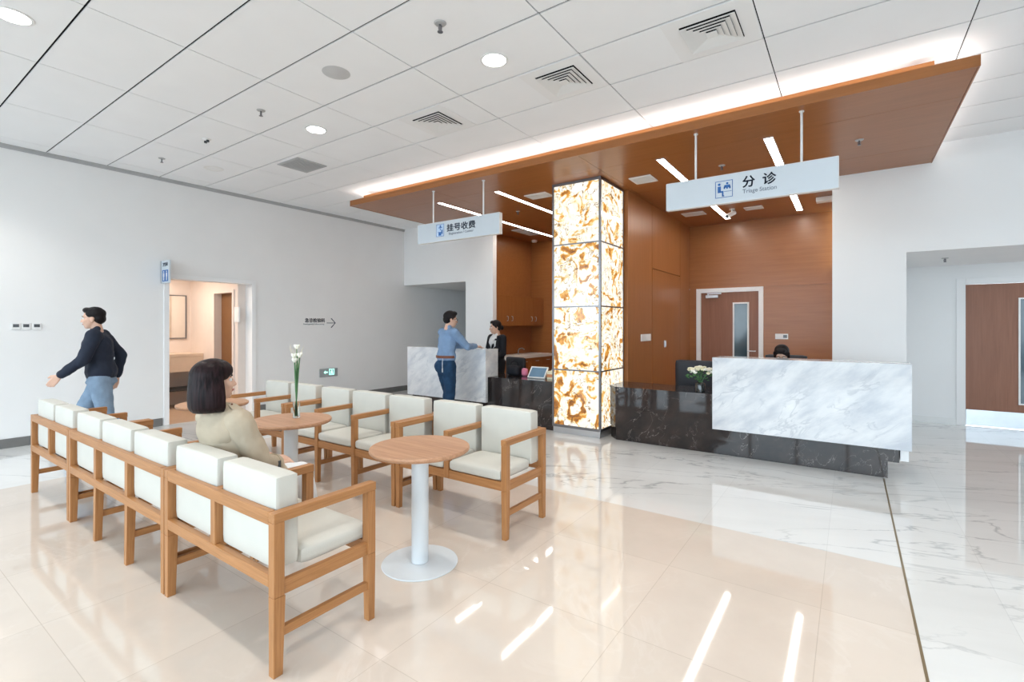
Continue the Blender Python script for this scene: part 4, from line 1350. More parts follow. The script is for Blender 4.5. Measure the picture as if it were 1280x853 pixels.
def head_shapes(H, s=1.0):
    R = H.to_3x3().to_4x4()

    def e(c_, r):
        return ('e', H @ (Vector(c_) * s), tuple(q * s for q in r), R)

    def c(p0, r0, p1, r1):
        return ('c', H @ (Vector(p0) * s), r0 * s, H @ (Vector(p1) * s), r1 * s)
    return [e((0, -0.012, 0.035), (0.074, 0.092, 0.086)), e((0, 0.028, -0.035), (0.060, 0.062, 0.078)),
            e((0, 0.056, -0.092), (0.028, 0.026, 0.022)), c((0, 0.086, 0.008), 0.008, (0, 0.104, -0.030), 0.012),
            c((-0.012, 0.094, -0.034), 0.008, (0.012, 0.094, -0.034), 0.008),
            e((0.036, 0.058, -0.028), (0.026, 0.026, 0.026)), e((-0.036, 0.058, -0.028), (0.026, 0.026, 0.026)),
            c((-0.04, 0.072, 0.024), 0.012, (0.04, 0.072, 0.024), 0.012),
            e((0, 0.082, -0.062), (0.024, 0.012, 0.013)),
            e((0.077, -0.008, -0.014), (0.010, 0.020, 0.032)), e((-0.077, -0.008, -0.014), (0.010, 0.020, 0.032)),
            c((0, -0.02, -0.06), 0.050, (0, -0.035, -0.15), 0.052)]


def face_parts(body, H, s=1.0):
    for sg in (-1, 1):
        ey = MB().ball(H @ (Vector((sg * 0.030, 0.0765, 0.002)) * s), 0.0108 * s, 12, 8).build('eye', 'eye_white', body)
        MB().ball(H @ (Vector((sg * 0.030, 0.0832, 0.002)) * s), 0.0056 * s, 10, 8).build('iris', 'eye_dark', ey)
        MB().tube([H @ (Vector((sg * 0.014, 0.088, 0.023)) * s), H @ (Vector((sg * 0.032, 0.087, 0.029)) * s), H @ (Vector((sg * 0.05, 0.074, 0.022)) * s)], 0.0035 * s, 6).build('eyebrow', 'hair_black', body)
    MB().tube([H @ (Vector((-0.021, 0.0885, -0.062)) * s), H @ (Vector((0, 0.0965, -0.060)) * s), H @ (Vector((0.021, 0.0885, -0.062)) * s)], 0.0045 * s, 8).build('lips', 'lips', body)


def hand_shapes(wrist, d, n, thumb, curl=0.5, s=1.0):
    """d: along the fingers, n: out of the back of the hand, thumb: towards the thumb"""
    wrist, d, n = Vector(wrist), Vector(d).normalized(), Vector(n)
    n = (n - d * n.dot(d)).normalized()
    sd = d.cross(n)
    if sd.dot(Vector(thumb)) < 0:
        sd = -sd
    out = []
    for k, (off, ln) in enumerate(((0.030, 0.072), (0.010, 0.080), (-0.010, 0.074), (-0.029, 0.058))):
        k0 = wrist + d * 0.085 * s + sd * off * s
        out.append(('c', wrist + d * 0.02 * s + sd * off * 0.6 * s, 0.014 * s, k0, 0.0115 * s))
        a = curl * (0.7 + 0.12 * k)
        d1 = d * math.cos(a) - n * math.sin(a)
        d2 = d * math.cos(a * 2.1) - n * math.sin(a * 2.1)
        k1 = k0 + d1 * ln * 0.55 * s
        k2 = k1 + d2 * ln * 0.5 * s
        out += [('c', k0, 0.0098 * s, k1, 0.0088 * s), ('c', k1, 0.0088 * s, k2, 0.0076 * s)]
    t0 = wrist + d * 0.025 * s + sd * 0.022 * s
    t1 = t0 + (d * 0.6 + sd * 0.75 - n * 0.15).normalized() * 0.042 * s
    t2 = t1 + (d * 0.95 + sd * 0.2 - n * 0.25).normalized() * 0.032 * s
    out += [('c', t0, 0.015 * s, t1, 0.0115 * s), ('c', t1, 0.0115 * s, t2, 0.009 * s)]
    return out


def chain(pts, rs):
    return [('c', pts[i], rs[i], pts[i + 1], rs[i + 1]) for i in range(len(pts) - 1)]


def V(*a):
    return Vector(a)


def torso_shapes(pel, wai, che, neck, right, fwd, w=1.0, d=1.0, grow=0.0):
    """ellipsoid stack from hips to shoulders"""
    R = Matrix((Vector(right), Vector(fwd), Vector((0, 0, 1)))).transposed().to_4x4()
    pel, wai, che, neck = map(Vector, (pel, wai, che, neck))
    g = grow
    return [('e', pel, (0.165 * w + g, 0.115 * d + g, 0.13 + g), R), ('e', pel.lerp(wai, 0.55), (0.150 * w + g, 0.105 * d + g, 0.13 + g), R),
            ('e', wai, (0.142 * w + g, 0.100 * d + g, 0.13 + g), R), ('e', wai.lerp(che, 0.5), (0.152 * w + g, 0.108 * d + g, 0.14 + g), R),
            ('e', che, (0.165 * w + g, 0.112 * d + g, 0.15 + g), R), ('e', che.lerp(neck, 0.55), (0.130 * w + g, 0.085 * d + g, 0.09 + g), R)]


def shoe(mb_parent, ankle, fwd, name='shoe', mat='shoe', s=1.0):
    a = Vector((ankle[0], ankle[1], 0.0))
    f = Vector((fwd[0], fwd[1], 0)).normalized()
    z0 = ankle[2] - 0.085
    p = [a + f * -0.05 * s, a + f * 0.06 * s, a + f * 0.15 * s]
    o = blob(name, mat, mb_parent, [('c', p[0] + V(0, 0, z0 + 0.042), 0.040 * s, p[1] + V(0, 0, z0 + 0.045), 0.044 * s), ('c', p[1] + V(0, 0, z0 + 0.045), 0.044 * s, p[2] + V(0, 0, z0 + 0.036), 0.034 * s),
                                   ('c', p[0] + V(0, 0, z0 + 0.05), 0.038 * s, p[0] + f * 0.02 + V(0, 0, z0 + 0.095), 0.040 * s)], 0.008, 4)
    return o


# --- woman with a dark bob sitting on the near bench, seen from behind
X0 = -2.985
wom = thing('person', (X0, 1.40, 0), 'seated woman with a dark bob and beige trench coat, seen from behind', 'person')
fw, rt = (0.06, 0.998, 0), (0.998, -0.06, 0)
H = frame((X0 + 0.01, 1.305, 1.185), (0.30, 0.95), 0.03)
pel, wai, che, nck = V(X0 + 0.03, 1.415, 0.575), V(X0 + 0.015, 1.375, 0.72), V(X0, 1.365, 0.885), V(X0, 1.325, 1.03)
shR, shL = V(X0 + 0.165, 1.365, 0.955), V(X0 - 0.165, 1.355, 0.955)
elR, wrR = V(X0 + 0.235, 1.455, 0.715), V(X0 + 0.115, 1.625, 0.655)
elL, wrL = V(X0 - 0.215, 1.47, 0.785), V(X0 - 0.05, 1.66, 0.665)
hipR, hipL = V(X0 + 0.11, 1.43, 0.565), V(X0 - 0.06, 1.43, 0.565)
knR, knL = V(X0 + 0.14, 1.750, 0.575), V(X0 + 0.02, 1.84, 0.52)
anR, anL = V(X0 + 0.06, 1.90, 0.19), V(X0 + 0.02, 1.86, 0.085)
body = blob('body', 'skin', wom, head_shapes(H, 0.96) + torso_shapes(pel, wai, che, nck, rt, fw, 0.82, 0.85) +
            chain([che + V(0, 0, 0.08), shR, elR, wrR], [0.05, 0.046, 0.036, 0.025]) + chain([che + V(0, 0, 0.08), shL, elL, wrL], [0.05, 0.046, 0.036, 0.025]) +
            chain([hipR, knR, anR], [0.075, 0.05, 0.035]) + chain([hipL, knL, anL], [0.075, 0.05, 0.035]) +
            hand_shapes(wrR, (-0.55, 0.8, -0.12), (0, 0, 1), (-1, 0, 0), 0.35, 0.92) + hand_shapes(wrL, (0.6, 0.75, -0.12), (0, 0, 1), (1, 0, 0), 0.35, 0.92), 0.007, 4)
face_parts(body, H, 0.96)
blob('trousers', 'white_cloth', wom, [('e', pel, (0.168, 0.125, 0.125), None)] + chain([hipR, hipR.lerp(knR, .5), knR, knR.lerp(anR, .5), anR + V(0, -0.01, 0.05)], [0.095, 0.086, 0.068, 0.062, 0.055]) +
     chain([hipL, hipL.lerp(knL, .5), knL, knL.lerp(anL, .5), anL + V(0, 0, 0.05)], [0.095, 0.086, 0.068, 0.062, 0.055]), 0.010, 4, 0.006)
shoe(wom, anL, (0.1, 1), mat='shoe_white', s=0.9)
shoe(wom, (anR.x, anR.y, anR.z), (0.25, 1), mat='shoe_white', s=0.9)
coat = blob('trench_coat', 'trench', wom, torso_shapes(pel + V(0, 0, 0.02), wai, che, nck - V(0, 0, 0.03), rt, fw, 0.93, 0.95, 0.022) +
            chain([che + V(0, 0, 0.07), shR, shR.lerp(elR, .5), elR, wrR.lerp(elR, 0.5), wrR.lerp(elR, 0.22)], [0.075, 0.074, 0.066, 0.060, 0.054, 0.052]) +
            chain([che + V(0, 0, 0.07), shL, shL.lerp(elL, .5), elL, wrL.lerp(elL, 0.5), wrL.lerp(elL, 0.22)], [0.075, 0.074, 0.066, 0.060, 0.054, 0.052]) +
            chain([hipR + V(0, -0.02, 0.03), hipR.lerp(knR, 0.45) + V(0.01, 0, 0.02)], [0.10, 0.098]) + chain([hipL + V(0, -0.02, 0.03), hipL.lerp(knL, 0.45) + V(-0.01, 0, 0.02)], [0.10, 0.098]), 0.010, 4, 0.007)
R3 = Matrix((Vector(rt), Vector(fw), Vector((0, 0, 1)))).transposed().to_4x4()
blob('storm_flap', 'trench', coat, [('e', che + V(0, -0.012, 0.02), (0.186, 0.128, 0.125), R3), ('e', che + V(0, -0.01, 0.08), (0.160, 0.112, 0.085), R3)], 0.010, 3, 0.003)
blob('collar', 'trench', coat, [('c', nck + V(-0.06, -0.045, -0.025), 0.022, nck + V(0.06, -0.045, -0.025), 0.022), ('c', nck + V(0.06, -0.045, -0.025), 0.022, nck + V(0.085, 0.03, -0.035), 0.02),
                                ('c', nck + V(0.085, 0.03, -0.035), 0.02, nck + V(0.06, 0.10, -0.10), 0.018), ('c', nck + V(-0.06, -0.045, -0.025), 0.022, nck + V(-0.085, 0.03, -0.035), 0.02),
                                ('c', nck + V(-0.085, 0.03, -0.035), 0.02, nck + V(-0.06, 0.10, -0.10), 0.018)], 0.008, 3)
for sh, sg in ((shR, 1), (shL, -1)):
    ep = MB()
    M = Matrix.Translation(sh + V(-sg * 0.045, 0.0, 0.073)) @ Matrix.Rotation(sg * 0.32, 4, 'Y')
    ep.box(-0.062, 0.062, -0.021, 0.021, -0.003, 0.006, 0.003, M=M)
    ep.build('epaulette', 'trench', coat)
    MB().ball(M @ V(-sg * 0.045, 0, 0.007), 0.006, 8, 6).build('button', 'belt', coat)
for el, wr in ((elR, wrR), (elL, wrL)):
    d = (wr - el).normalized()
    p = wr - d * 0.085
    MB().cyl(p - d * 0.016, p + d * 0.016, 0.0585, 0.0575, n=28).build('cuff_strap', 'trench', coat)
    b = MB()
    q = p + V(0.058, 0, 0.004)
    b.box(q.x - 0.004, q.x + 0.004, q.y - 0.018, q.y + 0.018, q.z - 0.02, q.z + 0.02, 0.002)
    b.build('buckle', 'dark_plastic', coat)
blob('scarf', 'suit_black', wom, [('c', nck + V(0.045, 0.05, -0.02), 0.024, nck + V(0.06, 0.085, -0.12), 0.028), ('c', nck + V(0.06, 0.085, -0.12), 0.028, nck + V(0.055, 0.10, -0.24), 0.022),
                                  ('c', nck + V(-0.045, 0.05, -0.02), 0.024, nck + V(-0.03, 0.095, -0.12), 0.028), ('c', nck + V(0.045, 0.06, -0.01), 0.022, nck + V(-0.045, 0.06, -0.01), 0.022)], 0.008, 4)


def bob_hair(parent, H, s=1.0):
    """chin-length bob: a closed shell with strand grooves, open at the face"""
    n, m = 120, 34
    vs, fs = [], []
    top, bot = 0.128, -0.168
    for j in range(m):
        v = j / (m - 1)
        z = top + (bot - top) * v
        for i in range(n):
            # angle 0 at the right side of the face, running round the back to the left side
            a = -0.40 + (PI + 0.80) * i / (n - 1)
            u = max(0.0, 1 - ((z - 0.035) / 0.094) ** 2) if z > 0.035 else 1.0
            rx, ry = 0.103 * math.sqrt(u), 0.112 * math.sqrt(u)
            if z < 0.035:
                k = min(1, (0.035 - z) / 0.16)
                rx = 0.103 + 0.030 * math.sin(k * PI * 0.62)
                ry = 0.112 + 0.012 * math.sin(k * PI * 0.62)
                if z < -0.13:
                    q = (-0.13 - z) / 0.038
                    rx -= 0.028 * q * q
                    ry -= 0.022 * q * q
            g = 1 + 0.012 * noise.noise(Vector((a * 9, z * 5, 1.3))) + 0.009 * noise.noise(Vector((a * 26, z * 6, 7.7)))
            # back of the head is where y is negative
            x, y = rx * math.cos(a) * g, -ry * math.sin(a) * g - 0.012
            y += 0.02 * max(0, math.cos(2 * a)) * 0
            vs.append(H @ (Vector((x, y, z)) * s))
    for j in range(m - 1):
        for i in range(n - 1):
            fs.append((j * n + i, j * n + i + 1, (j + 1) * n + i + 1, (j + 1) * n + i))
    mb = MB().add(vs, fs, True)
    o = mb.build('hair', 'hair_brown', parent)
    so_ = o.modifiers.new('thickness', 'SOLIDIFY')
    so_.thickness = 0.022 * s
    so_.offset = -1
    cp = blob('crown', 'hair_brown', o, [('e', H @ (V(0, -0.012, 0.055) * s), (0.100 * s, 0.106 * s, 0.074 * s), H.to_3x3().to_4x4()),
                                         ('e', H @ (V(0, 0.030, 0.070) * s), (0.074 * s, 0.050 * s, 0.042 * s), H.to_3x3().to_4x4())], 0.008, 4)
    return o


bob_hair(wom, H, 1.0)

# --- man at the registration counter
mx_, my_ = -4.99, 5.42
man = thing('person', (mx_, my_, 0), 'man in a light blue shirt and dark jeans leaning on the registration counter', 'person')
f = V(0.30, 0.954, 0)
r = V(0.954, -0.30, 0)
P0 = V(mx_, my_, 0)


def L(a, b, c_):
    """local point: a to the right, b forward, c up"""
    return P0 + r * a + f * b + V(0, 0, c_)


pel, wai, che, nck = L(0, 0, 0.93), L(0, 0.01, 1.08), L(0, 0.035, 1.27), L(0, 0.06, 1.46)
H = frame(L(0.0, 0.085, 1.590), (0.55, 0.83), -0.10)
shR, shL = L(0.185, 0.045, 1.395), L(-0.185, 0.045, 1.395)
elR, wrR = L(0.225, 0.235, 1.185), L(0.075, 0.50, 1.178)
elL, wrL = L(-0.20, 0.27, 1.19), L(-0.04, 0.52, 1.178)
hipR, hipL = L(0.09, 0, 0.90), L(-0.09, 0, 0.90)
knR, knL = L(0.10, 0.02, 0.48), L(-0.10, 0.10, 0.49)
anR, anL = L(0.12, -0.05, 0.085), L(-0.12, 0.06, 0.085)
body = blob('body', 'skin', man, head_shapes(H, 1.0) + torso_shapes(pel, wai, che, nck, r, f, 0.9, 0.95) +
            chain([che + V(0, 0, 0.1), shR, elR, wrR], [0.06, 0.052, 0.042, 0.029]) + chain([che + V(0, 0, 0.1), shL, elL, wrL], [0.06, 0.052, 0.042, 0.029]) +
            chain([hipR, knR, anR], [0.085, 0.056, 0.04]) + chain([hipL, knL, anL], [0.085, 0.056, 0.04]) +
            hand_shapes(wrR, r * -0.5 + f * 0.85 + V(0, 0, -0.06), (0, 0, 1), -r, 0.22) + hand_shapes(wrL, r * 0.6 + f * 0.75 + V(0, 0, -0.06), (0, 0, 1), r, 0.22), 0.007, 4)
face_parts(body, H)
blob('shirt', 'shirt_blue', man, torso_shapes(wai - V(0, 0, 0.04), wai + V(0, 0, 0.02), che, nck - V(0, 0, 0.04), r, f, 1.0, 1.05, 0.014) +
     chain([che + V(0, 0, 0.1), shR, shR.lerp(elR, .5), elR, elR.lerp(wrR, .85)], [0.078, 0.070, 0.062, 0.054, 0.043]) +
     chain([che + V(0, 0, 0.1), shL, shL.lerp(elL, .5), elL, elL.lerp(wrL, .85)], [0.078, 0.070, 0.062, 0.054, 0.043]) +
     [('c', nck + r * -0.038 + f * -0.018 + V(0, 0, 0.02), 0.032, nck + r * 0.038 + f * -0.018 + V(0, 0, 0.02), 0.032), ('c', nck + f * -0.01 + V(0, 0, -0.06), 0.075, nck + V(0, 0, -0.01), 0.058), ('c', nck + r * 0.05 + f * 0.02 + V(0, 0, -0.02), 0.024, nck + r * 0.03 + f * 0.07 + V(0, 0, -0.05), 0.02),
      ('c', nck + r * -0.05 + f * 0.02 + V(0, 0, -0.02), 0.024, nck + r * -0.03 + f * 0.07 + V(0, 0, -0.05), 0.02)], 0.009, 4, 0.007)
jn = blob('jeans', 'jeans', man, torso_shapes(pel - V(0, 0, 0.03), pel, pel + V(0, 0, 0.02), pel + V(0, 0, 0.03), r, f, 1.02, 1.12, 0.010)[:2] + [('e', pel + f * -0.045 + V(0, 0, -0.04), (0.15, 0.11, 0.12), None)] +
          chain([hipR, hipR.lerp(knR, .5), knR, knR.lerp(anR, .5), anR + V(0, 0, 0.02)], [0.112, 0.098, 0.077, 0.070, 0.060]) +
          chain([hipL, hipL.lerp(knL, .5), knL, knL.lerp(anL, .5), anL + V(0, 0, 0.02)], [0.112, 0.098, 0.077, 0.070, 0.060]), 0.010, 4, 0.007, 3.0)
bt = MB()
Mx = Matrix.Translation(pel + V(0, 0, 0.105)) @ Matrix((r, f, V(0, 0, 1))).transposed().to_4x4()
prof = []
vs, fs = [], []
for k in range(40):
    a = 2 * PI * k / 40
    for (gx, z) in ((0, -0.02), (0.006, -0.018), (0.006, 0.018), (0, 0.02)):
        vs.append(Mx @ V((0.178 + gx) * math.cos(a), (0.128 + gx) * math.sin(a), z))
for k in range(40):
    for j in range(3):
        a, b = k * 4 + j, ((k + 1) % 40) * 4 + j
        fs.append((a, b, b + 1, a + 1))
bt.add(vs, fs, True)
bl_ = bt.build('belt', 'belt', man)
MB().box(-0.022, 0.022, 0.128, 0.142, -0.02, 0.02, 0.003, M=Mx).build('buckle', 'alu', bl_)
ky = MB()
k0 = pel + r * 0.13 + f * -0.125 + V(0, 0, 0.085)
ky.tube([k0, k0 + V(0.004, -0.012, -0.05), k0 + V(0, -0.010, -0.11), k0 + V(0.004, -0.008, -0.15)], 0.005, 6)
ky.box(k0.x - 0.008, k0.x + 0.012, k0.y - 0.014, k0.y - 0.006, k0.z - 0.20, k0.z - 0.14, 0.002)
ky.build('key_chain', 'alu', man)
shoe(man, anR, f)
shoe(man, anL, f)
blob('hair', 'hair_black', man, [('e', H @ V(0, -0.022, 0.050), (0.086, 0.097, 0.086), H.to_3x3().to_4x4()), ('e', H @ V(0, -0.055, 0.0), (0.079, 0.062, 0.072), H.to_3x3().to_4x4()),
                                 ('e', H @ V(0.01, 0.045, 0.098), (0.062, 0.046, 0.034), H.to_3x3().to_4x4()), ('c', H @ V(0.074, 0.0, 0.04), 0.02, H @ V(0.078, 0.008, 0.0), 0.010), ('c', H @ V(-0.074, 0.0, 0.04), 0.02, H @ V(-0.078, 0.008, 0.0), 0.010)], 0.007, 3, 0.006)
gl = MB()
for sg in (-1, 1):
    pts = [H @ V(sg * 0.032 + 0.022 * math.cos(q * PI / 8), 0.098, 0.0 + 0.016 * math.sin(q * PI / 8)) for q in range(17)]
    gl.tube(pts, 0.0022, 6)
    gl.tube([H @ V(sg * 0.054, 0.097, 0.006), H @ V(sg * 0.072, 0.07, 0.006), H @ V(sg * 0.081, 0.0, 0.004)], 0.0022, 6)
gl.tube([H @ V(-0.010, 0.099, 0.003), H @ V(0, 0.104, 0.007), H @ V(0.010, 0.099, 0.003)], 0.0022, 6)
gl.build('glasses', 'dark_plastic', man)

# --- receptionist standing behind the registration counter
rx_, ry_ = -5.06, 6.80
rec = thing('person', (rx_, ry_, 0), 'receptionist in a black blazer standing behind the registration counter', 'person')
P0 = V(rx_, ry_, 0)
f = V(-0.25, -0.968, 0).normalized()
r = V(f.y, -f.x, 0)
pel, wai, che, nck = L(0, 0, 0.88), L(0, 0, 1.03), L(0, 0.005, 1.19), L(0, 0.0, 1.345)
H = frame(L(0, 0.035, 1.468), (-0.62, -0.78), -0.06)
shR, shL = L(0.165, 0, 1.285), L(-0.165, 0, 1.285)
elR, wrR = L(0.215, 0.03, 1.03), L(0.12, 0.20, 0.90)
elL, wrL = L(-0.215, 0.03, 1.03), L(-0.12, 0.20, 0.90)
hipR, hipL = L(0.085, 0, 0.86), L(-0.085, 0, 0.86)
anR, anL = L(0.09, 0, 0.085), L(-0.09, 0, 0.085)
knR, knL = L(0.088, 0.02, 0.46), L(-0.088, 0.02, 0.46)
body = blob('body', 'skin', rec, head_shapes(H, 0.97) + torso_shapes(pel, wai, che, nck, r, f, 0.84, 0.88) +
            chain([che + V(0, 0, 0.08), shR, elR, wrR], [0.05, 0.044, 0.036, 0.025]) + chain([che + V(0, 0, 0.08), shL, elL, wrL], [0.05, 0.044, 0.036, 0.025]) +
            chain([hipR, knR, anR], [0.08, 0.052, 0.036]) + chain([hipL, knL, anL], [0.08, 0.052, 0.036]) +
            hand_shapes(wrR, f + V(0, 0, -0.5), (0, 0, 1), -r, 0.4, 0.92) + hand_shapes(wrL, f + V(0, 0, -0.5), (0, 0, 1), r, 0.4, 0.92), 0.007, 4)
face_parts(body, H, 0.97)
blob('shirt', 'white_cloth', rec, [('e', che + f * 0.03 + V(0, 0, 0.01), (0.12, 0.105, 0.15), None), ('c', nck + f * 0.03 + r * 0.035, 0.028, nck + f * 0.085 + V(0, 0, -0.10), 0.03), ('c', nck + f * 0.03 - r * 0.035, 0.028, nck + f * 0.085 + V(0, 0, -0.10), 0.03)], 0.009, 4)
bz = blob('blazer', 'suit_black', rec, torso_shapes(pel, wai, che - f * 0.012, nck - V(0, 0, 0.075) - f * 0.03, r, f, 0.94, 0.98, 0.014) +
          chain([che + V(0, 0, 0.06) - f * 0.02, shR, elR, elR.lerp(wrR, .9)], [0.07, 0.066, 0.054, 0.042]) + chain([che + V(0, 0, 0.06) - f * 0.02, shL, elL, elL.lerp(wrL, .9)], [0.07, 0.066, 0.054, 0.042]), 0.009, 4, 0.005)
for sg in (-1, 1):
    MB().tube([nck + r * sg * 0.055 + f * -0.01 + V(0, 0, -0.01), nck + r * sg * 0.070 + f * 0.085 + V(0, 0, -0.09), nck + r * sg * 0.045 + f * 0.125 + V(0, 0, -0.19), nck + r * sg * 0.005 + f * 0.135 + V(0, 0, -0.28)], 0.018, 8, [0.016, 0.024, 0.022, 0.008]).build('lapel', 'suit_black', bz)
MB().ball(che + r * -0.075 + f * 0.128 + V(0, 0, 0.06), (0.013, 0.013, 0.016), 10, 8).build('badge', 'alu', bz)
blob('trousers', 'suit_black', rec, [('e', pel + V(0, 0, -0.02), (0.17, 0.125, 0.12), None)] + chain([hipR, knR, anR], [0.10, 0.07, 0.058]) + chain([hipL, knL, anL], [0.10, 0.07, 0.058]), 0.012, 4)
shoe(rec, anR, f, s=0.9)
shoe(rec, anL, f, s=0.9)
RH = H.to_3x3().to_4x4()
blob('hair', 'hair_black', rec, [('e', H @ V(0, -0.022, 0.046), (0.082, 0.092, 0.084), RH), ('e', H @ V(0, -0.055, 0.0), (0.072, 0.055, 0.065), RH), ('e', H @ V(0.02, 0.040, 0.088), (0.052, 0.042, 0.034), RH),
                                 ('c', H @ V(0.070, 0.015, 0.045), 0.018, H @ V(0.076, 0.0, -0.005), 0.012), ('c', H @ V(-0.070, 0.015, 0.045), 0.018, H @ V(-0.076, 0.0, -0.005), 0.012)], 0.007, 3, 0.004)
blob('hair_bun', 'hair_black', rec, [('e', H @ V(0, -0.120, -0.012), (0.042, 0.034, 0.042), RH)], 0.007, 2, 0.006)

# --- nurse bent over the desk behind the triage counter
nx, ny = -0.71, 7.08
nur = thing('person', (nx, ny, 0), 'seated nurse bent down behind the white triage marble, only her black hair showing', 'person')
P0 = V(nx, ny, 0)
f = V(0, -1, 0)
r = V(-1, 0, 0)
pel, wai, che, nck = L(0, -0.02, 0.60), L(0, 0.0, 0.74), L(0, 0.04, 0.90), L(0, 0.075, 1.03)
H = frame(L(0, 0.125, 1.128), (0.0, -1.0), -0.45)
shR, shL = L(0.16, 0.05, 0.975), L(-0.16, 0.05, 0.975)
elR, wrR = L(0.215, 0.17, 0.765), L(0.10, 0.36, 0.752)
elL, wrL = L(-0.215, 0.17, 0.765), L(-0.10, 0.36, 0.752)
hipR, hipL = L(0.085, 0.02, 0.58), L(-0.085, 0.02, 0.58)
knR, knL = L(0.10, 0.38, 0.54), L(-0.10, 0.38, 0.54)
anR, anL = L(0.10, 0.36, 0.085), L(-0.10, 0.36, 0.085)
body = blob('body', 'skin', nur, head_shapes(H, 0.97) + torso_shapes(pel, wai, che, nck, r, f, 0.84, 0.88) +
            chain([che + V(0, 0, 0.06), shR, elR, wrR], [0.05, 0.044, 0.036, 0.025]) + chain([che + V(0, 0, 0.06), shL, elL, wrL], [0.05, 0.044, 0.036, 0.025]) +
            chain([hipR, knR, anR], [0.08, 0.052, 0.036]) + chain([hipL, knL, anL], [0.08, 0.052, 0.036]) +
            hand_shapes(wrR, f + r * -0.3 + V(0, 0, -0.05), (0, 0, 1), -r, 0.25, 0.92) + hand_shapes(wrL, f + r * 0.3 + V(0, 0, -0.05), (0, 0, 1), r, 0.25, 0.92), 0.008, 4)
face_parts(body, H, 0.97)
blob('tunic', 'white_cloth', nur, torso_shapes(pel, wai, che, nck - V(0, 0, 0.05), r, f, 0.94, 0.96, 0.012) +
     chain([che + V(0, 0, 0.05), shR, elR, elR.lerp(wrR, .85)], [0.068, 0.062, 0.052, 0.042]) + chain([che + V(0, 0, 0.05), shL, elL, elL.lerp(wrL, .85)], [0.068, 0.062, 0.052, 0.042]), 0.010, 4, 0.004)
blob('trousers', 'white_cloth', nur, chain([hipR, knR, anR], [0.095, 0.07, 0.055]) + chain([hipL, knL, anL], [0.095, 0.07, 0.055]), 0.012, 4)
shoe(nur, anR, f, mat='shoe_white', s=0.9)
shoe(nur, anL, f, mat='shoe_white', s=0.9)
RH = H.to_3x3().to_4x4()
blob('hair', 'hair_black', nur, [('e', H @ V(0, -0.02, 0.048), (0.086, 0.096, 0.085), RH), ('e', H @ V(0, -0.06, 0.0), (0.078, 0.055, 0.075), RH), ('e', H @ V(0, 0.045, 0.085), (0.06, 0.045, 0.034), RH),
                                 ('c', H @ V(0.076, 0.02, 0.04), 0.018, H @ V(0.080, 0.005, -0.05), 0.014), ('c', H @ V(-0.076, 0.02, 0.04), 0.018, H @ V(-0.080, 0.005, -0.05), 0.014)], 0.007, 3, 0.004)
t = thing('desk_worktop', (-1.0, 6.8, 0), 'wooden worktop behind the triage counter where the nurse leans', 'desk')
MB().box(-1.30, 0.30, 6.655, 6.95, 0.66, 0.70, 0.004).build('top', 'panel_x', t)
for x in (-1.28, 0.24):
    MB().box(x, x + 0.04, 6.66, 6.93, 0, 0.66).build('leg_panel', 'panel_z', t)

# --- man walking along the left wall
wx, wy_ = -6.97, 1.86
wal = thing('person', (wx, wy_, 0), 'person in a dark jacket and pale jeans walking along the left wall', 'person')
P0 = V(wx, wy_, 0)
f = V(-0.45, -0.893, 0).normalized()
r = V(f.y, -f.x, 0)
pel, wai, che, nck = L(0, 0, 0.92), L(0, 0.015, 1.07), L(0, 0.035, 1.26), L(0, 0.05, 1.44)
H = frame(L(0, 0.075, 1.580), f, -0.05)
shR, shL = L(0.185, 0.03, 1.385), L(-0.185, 0.03, 1.385)
elR, wrR = L(0.255, -0.13, 1.14), L(0.24, -0.09, 0.90)
elL, wrL = L(-0.25, 0.10, 1.13), L(-0.22, 0.30, 0.97)
hipR, hipL = L(0.09, 0, 0.89), L(-0.09, 0, 0.89)
knR, knL = L(0.095, 0.20, 0.52), L(-0.09, -0.06, 0.47)
anR, anL = L(0.095, 0.30, 0.105), L(-0.09, -0.33, 0.165)
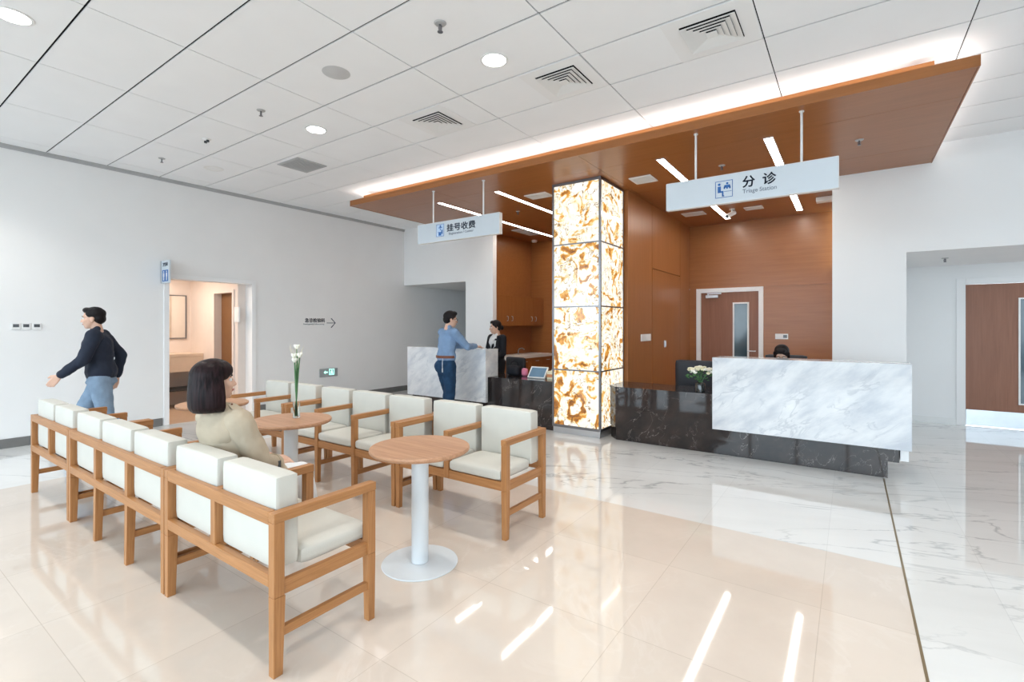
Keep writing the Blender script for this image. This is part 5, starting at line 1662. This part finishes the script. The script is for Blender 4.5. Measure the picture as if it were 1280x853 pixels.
body = blob('body', 'skin', wal, head_shapes(H, 1.0) + torso_shapes(pel, wai, che, nck, r, f, 0.9, 0.95) +
            chain([che + V(0, 0, 0.1), shR, elR, wrR], [0.06, 0.052, 0.042, 0.029]) + chain([che + V(0, 0, 0.1), shL, elL, wrL], [0.06, 0.052, 0.042, 0.029]) +
            chain([hipR, knR, anR], [0.085, 0.056, 0.04]) + chain([hipL, knL, anL], [0.085, 0.056, 0.04]) +
            hand_shapes(wrR, f * 0.2 + V(0, 0, -1), r, f, 0.4) + hand_shapes(wrL, f * 0.6 + V(0, 0, -0.75), -r, f, 0.4), 0.007, 4)
face_parts(body, H)
blob('jacket', 'jacket_navy', wal, torso_shapes(pel + V(0, 0, 0.06), wai, che, nck - V(0, 0, 0.05), r, f, 1.04, 1.10, 0.018) +
     chain([che + V(0, 0, 0.09), shR, shR.lerp(elR, .5), elR, elR.lerp(wrR, .92)], [0.08, 0.075, 0.066, 0.060, 0.046]) +
     chain([che + V(0, 0, 0.09), shL, shL.lerp(elL, .5), elL, elL.lerp(wrL, .92)], [0.08, 0.075, 0.066, 0.060, 0.046]) +
     [('c', nck + r * -0.042 + f * -0.02 + V(0, 0, 0.02), 0.034, nck + r * 0.042 + f * -0.02 + V(0, 0, 0.02), 0.034), ('c', nck + f * -0.01 + V(0, 0, -0.07), 0.08, nck + V(0, 0, -0.01), 0.060)], 0.010, 4, 0.007)
blob('shirt_tail', 'jeans_pale', wal, [('e', pel + V(0, 0, -0.055), (0.178, 0.142, 0.05), Matrix((r, f, V(0, 0, 1))).transposed().to_4x4())], 0.010, 3, 0.006)
blob('jeans', 'jeans_pale', wal, [('e', pel + V(0, 0, -0.03), (0.165, 0.13, 0.13), Matrix((r, f, V(0, 0, 1))).transposed().to_4x4())] +
     chain([hipR, hipR.lerp(knR, .5), knR, knR.lerp(anR, .5), anR + V(0, 0, 0.02)], [0.108, 0.094, 0.075, 0.068, 0.058]) +
     chain([hipL, hipL.lerp(knL, .5), knL, knL.lerp(anL, .5), anL + V(0, 0, 0.02)], [0.108, 0.094, 0.075, 0.068, 0.058]), 0.010, 4, 0.007)
shoe(wal, (anR.x, anR.y, 0.088), f)
shoe(wal, anL, f)
RH = H.to_3x3().to_4x4()
blob('hair', 'hair_black', wal, [('e', H @ V(0, -0.022, 0.050), (0.086, 0.097, 0.084), RH), ('e', H @ V(0, -0.055, 0.0), (0.079, 0.060, 0.070), RH), ('e', H @ V(0, 0.045, 0.095), (0.062, 0.044, 0.032), RH)], 0.007, 3, 0.005)
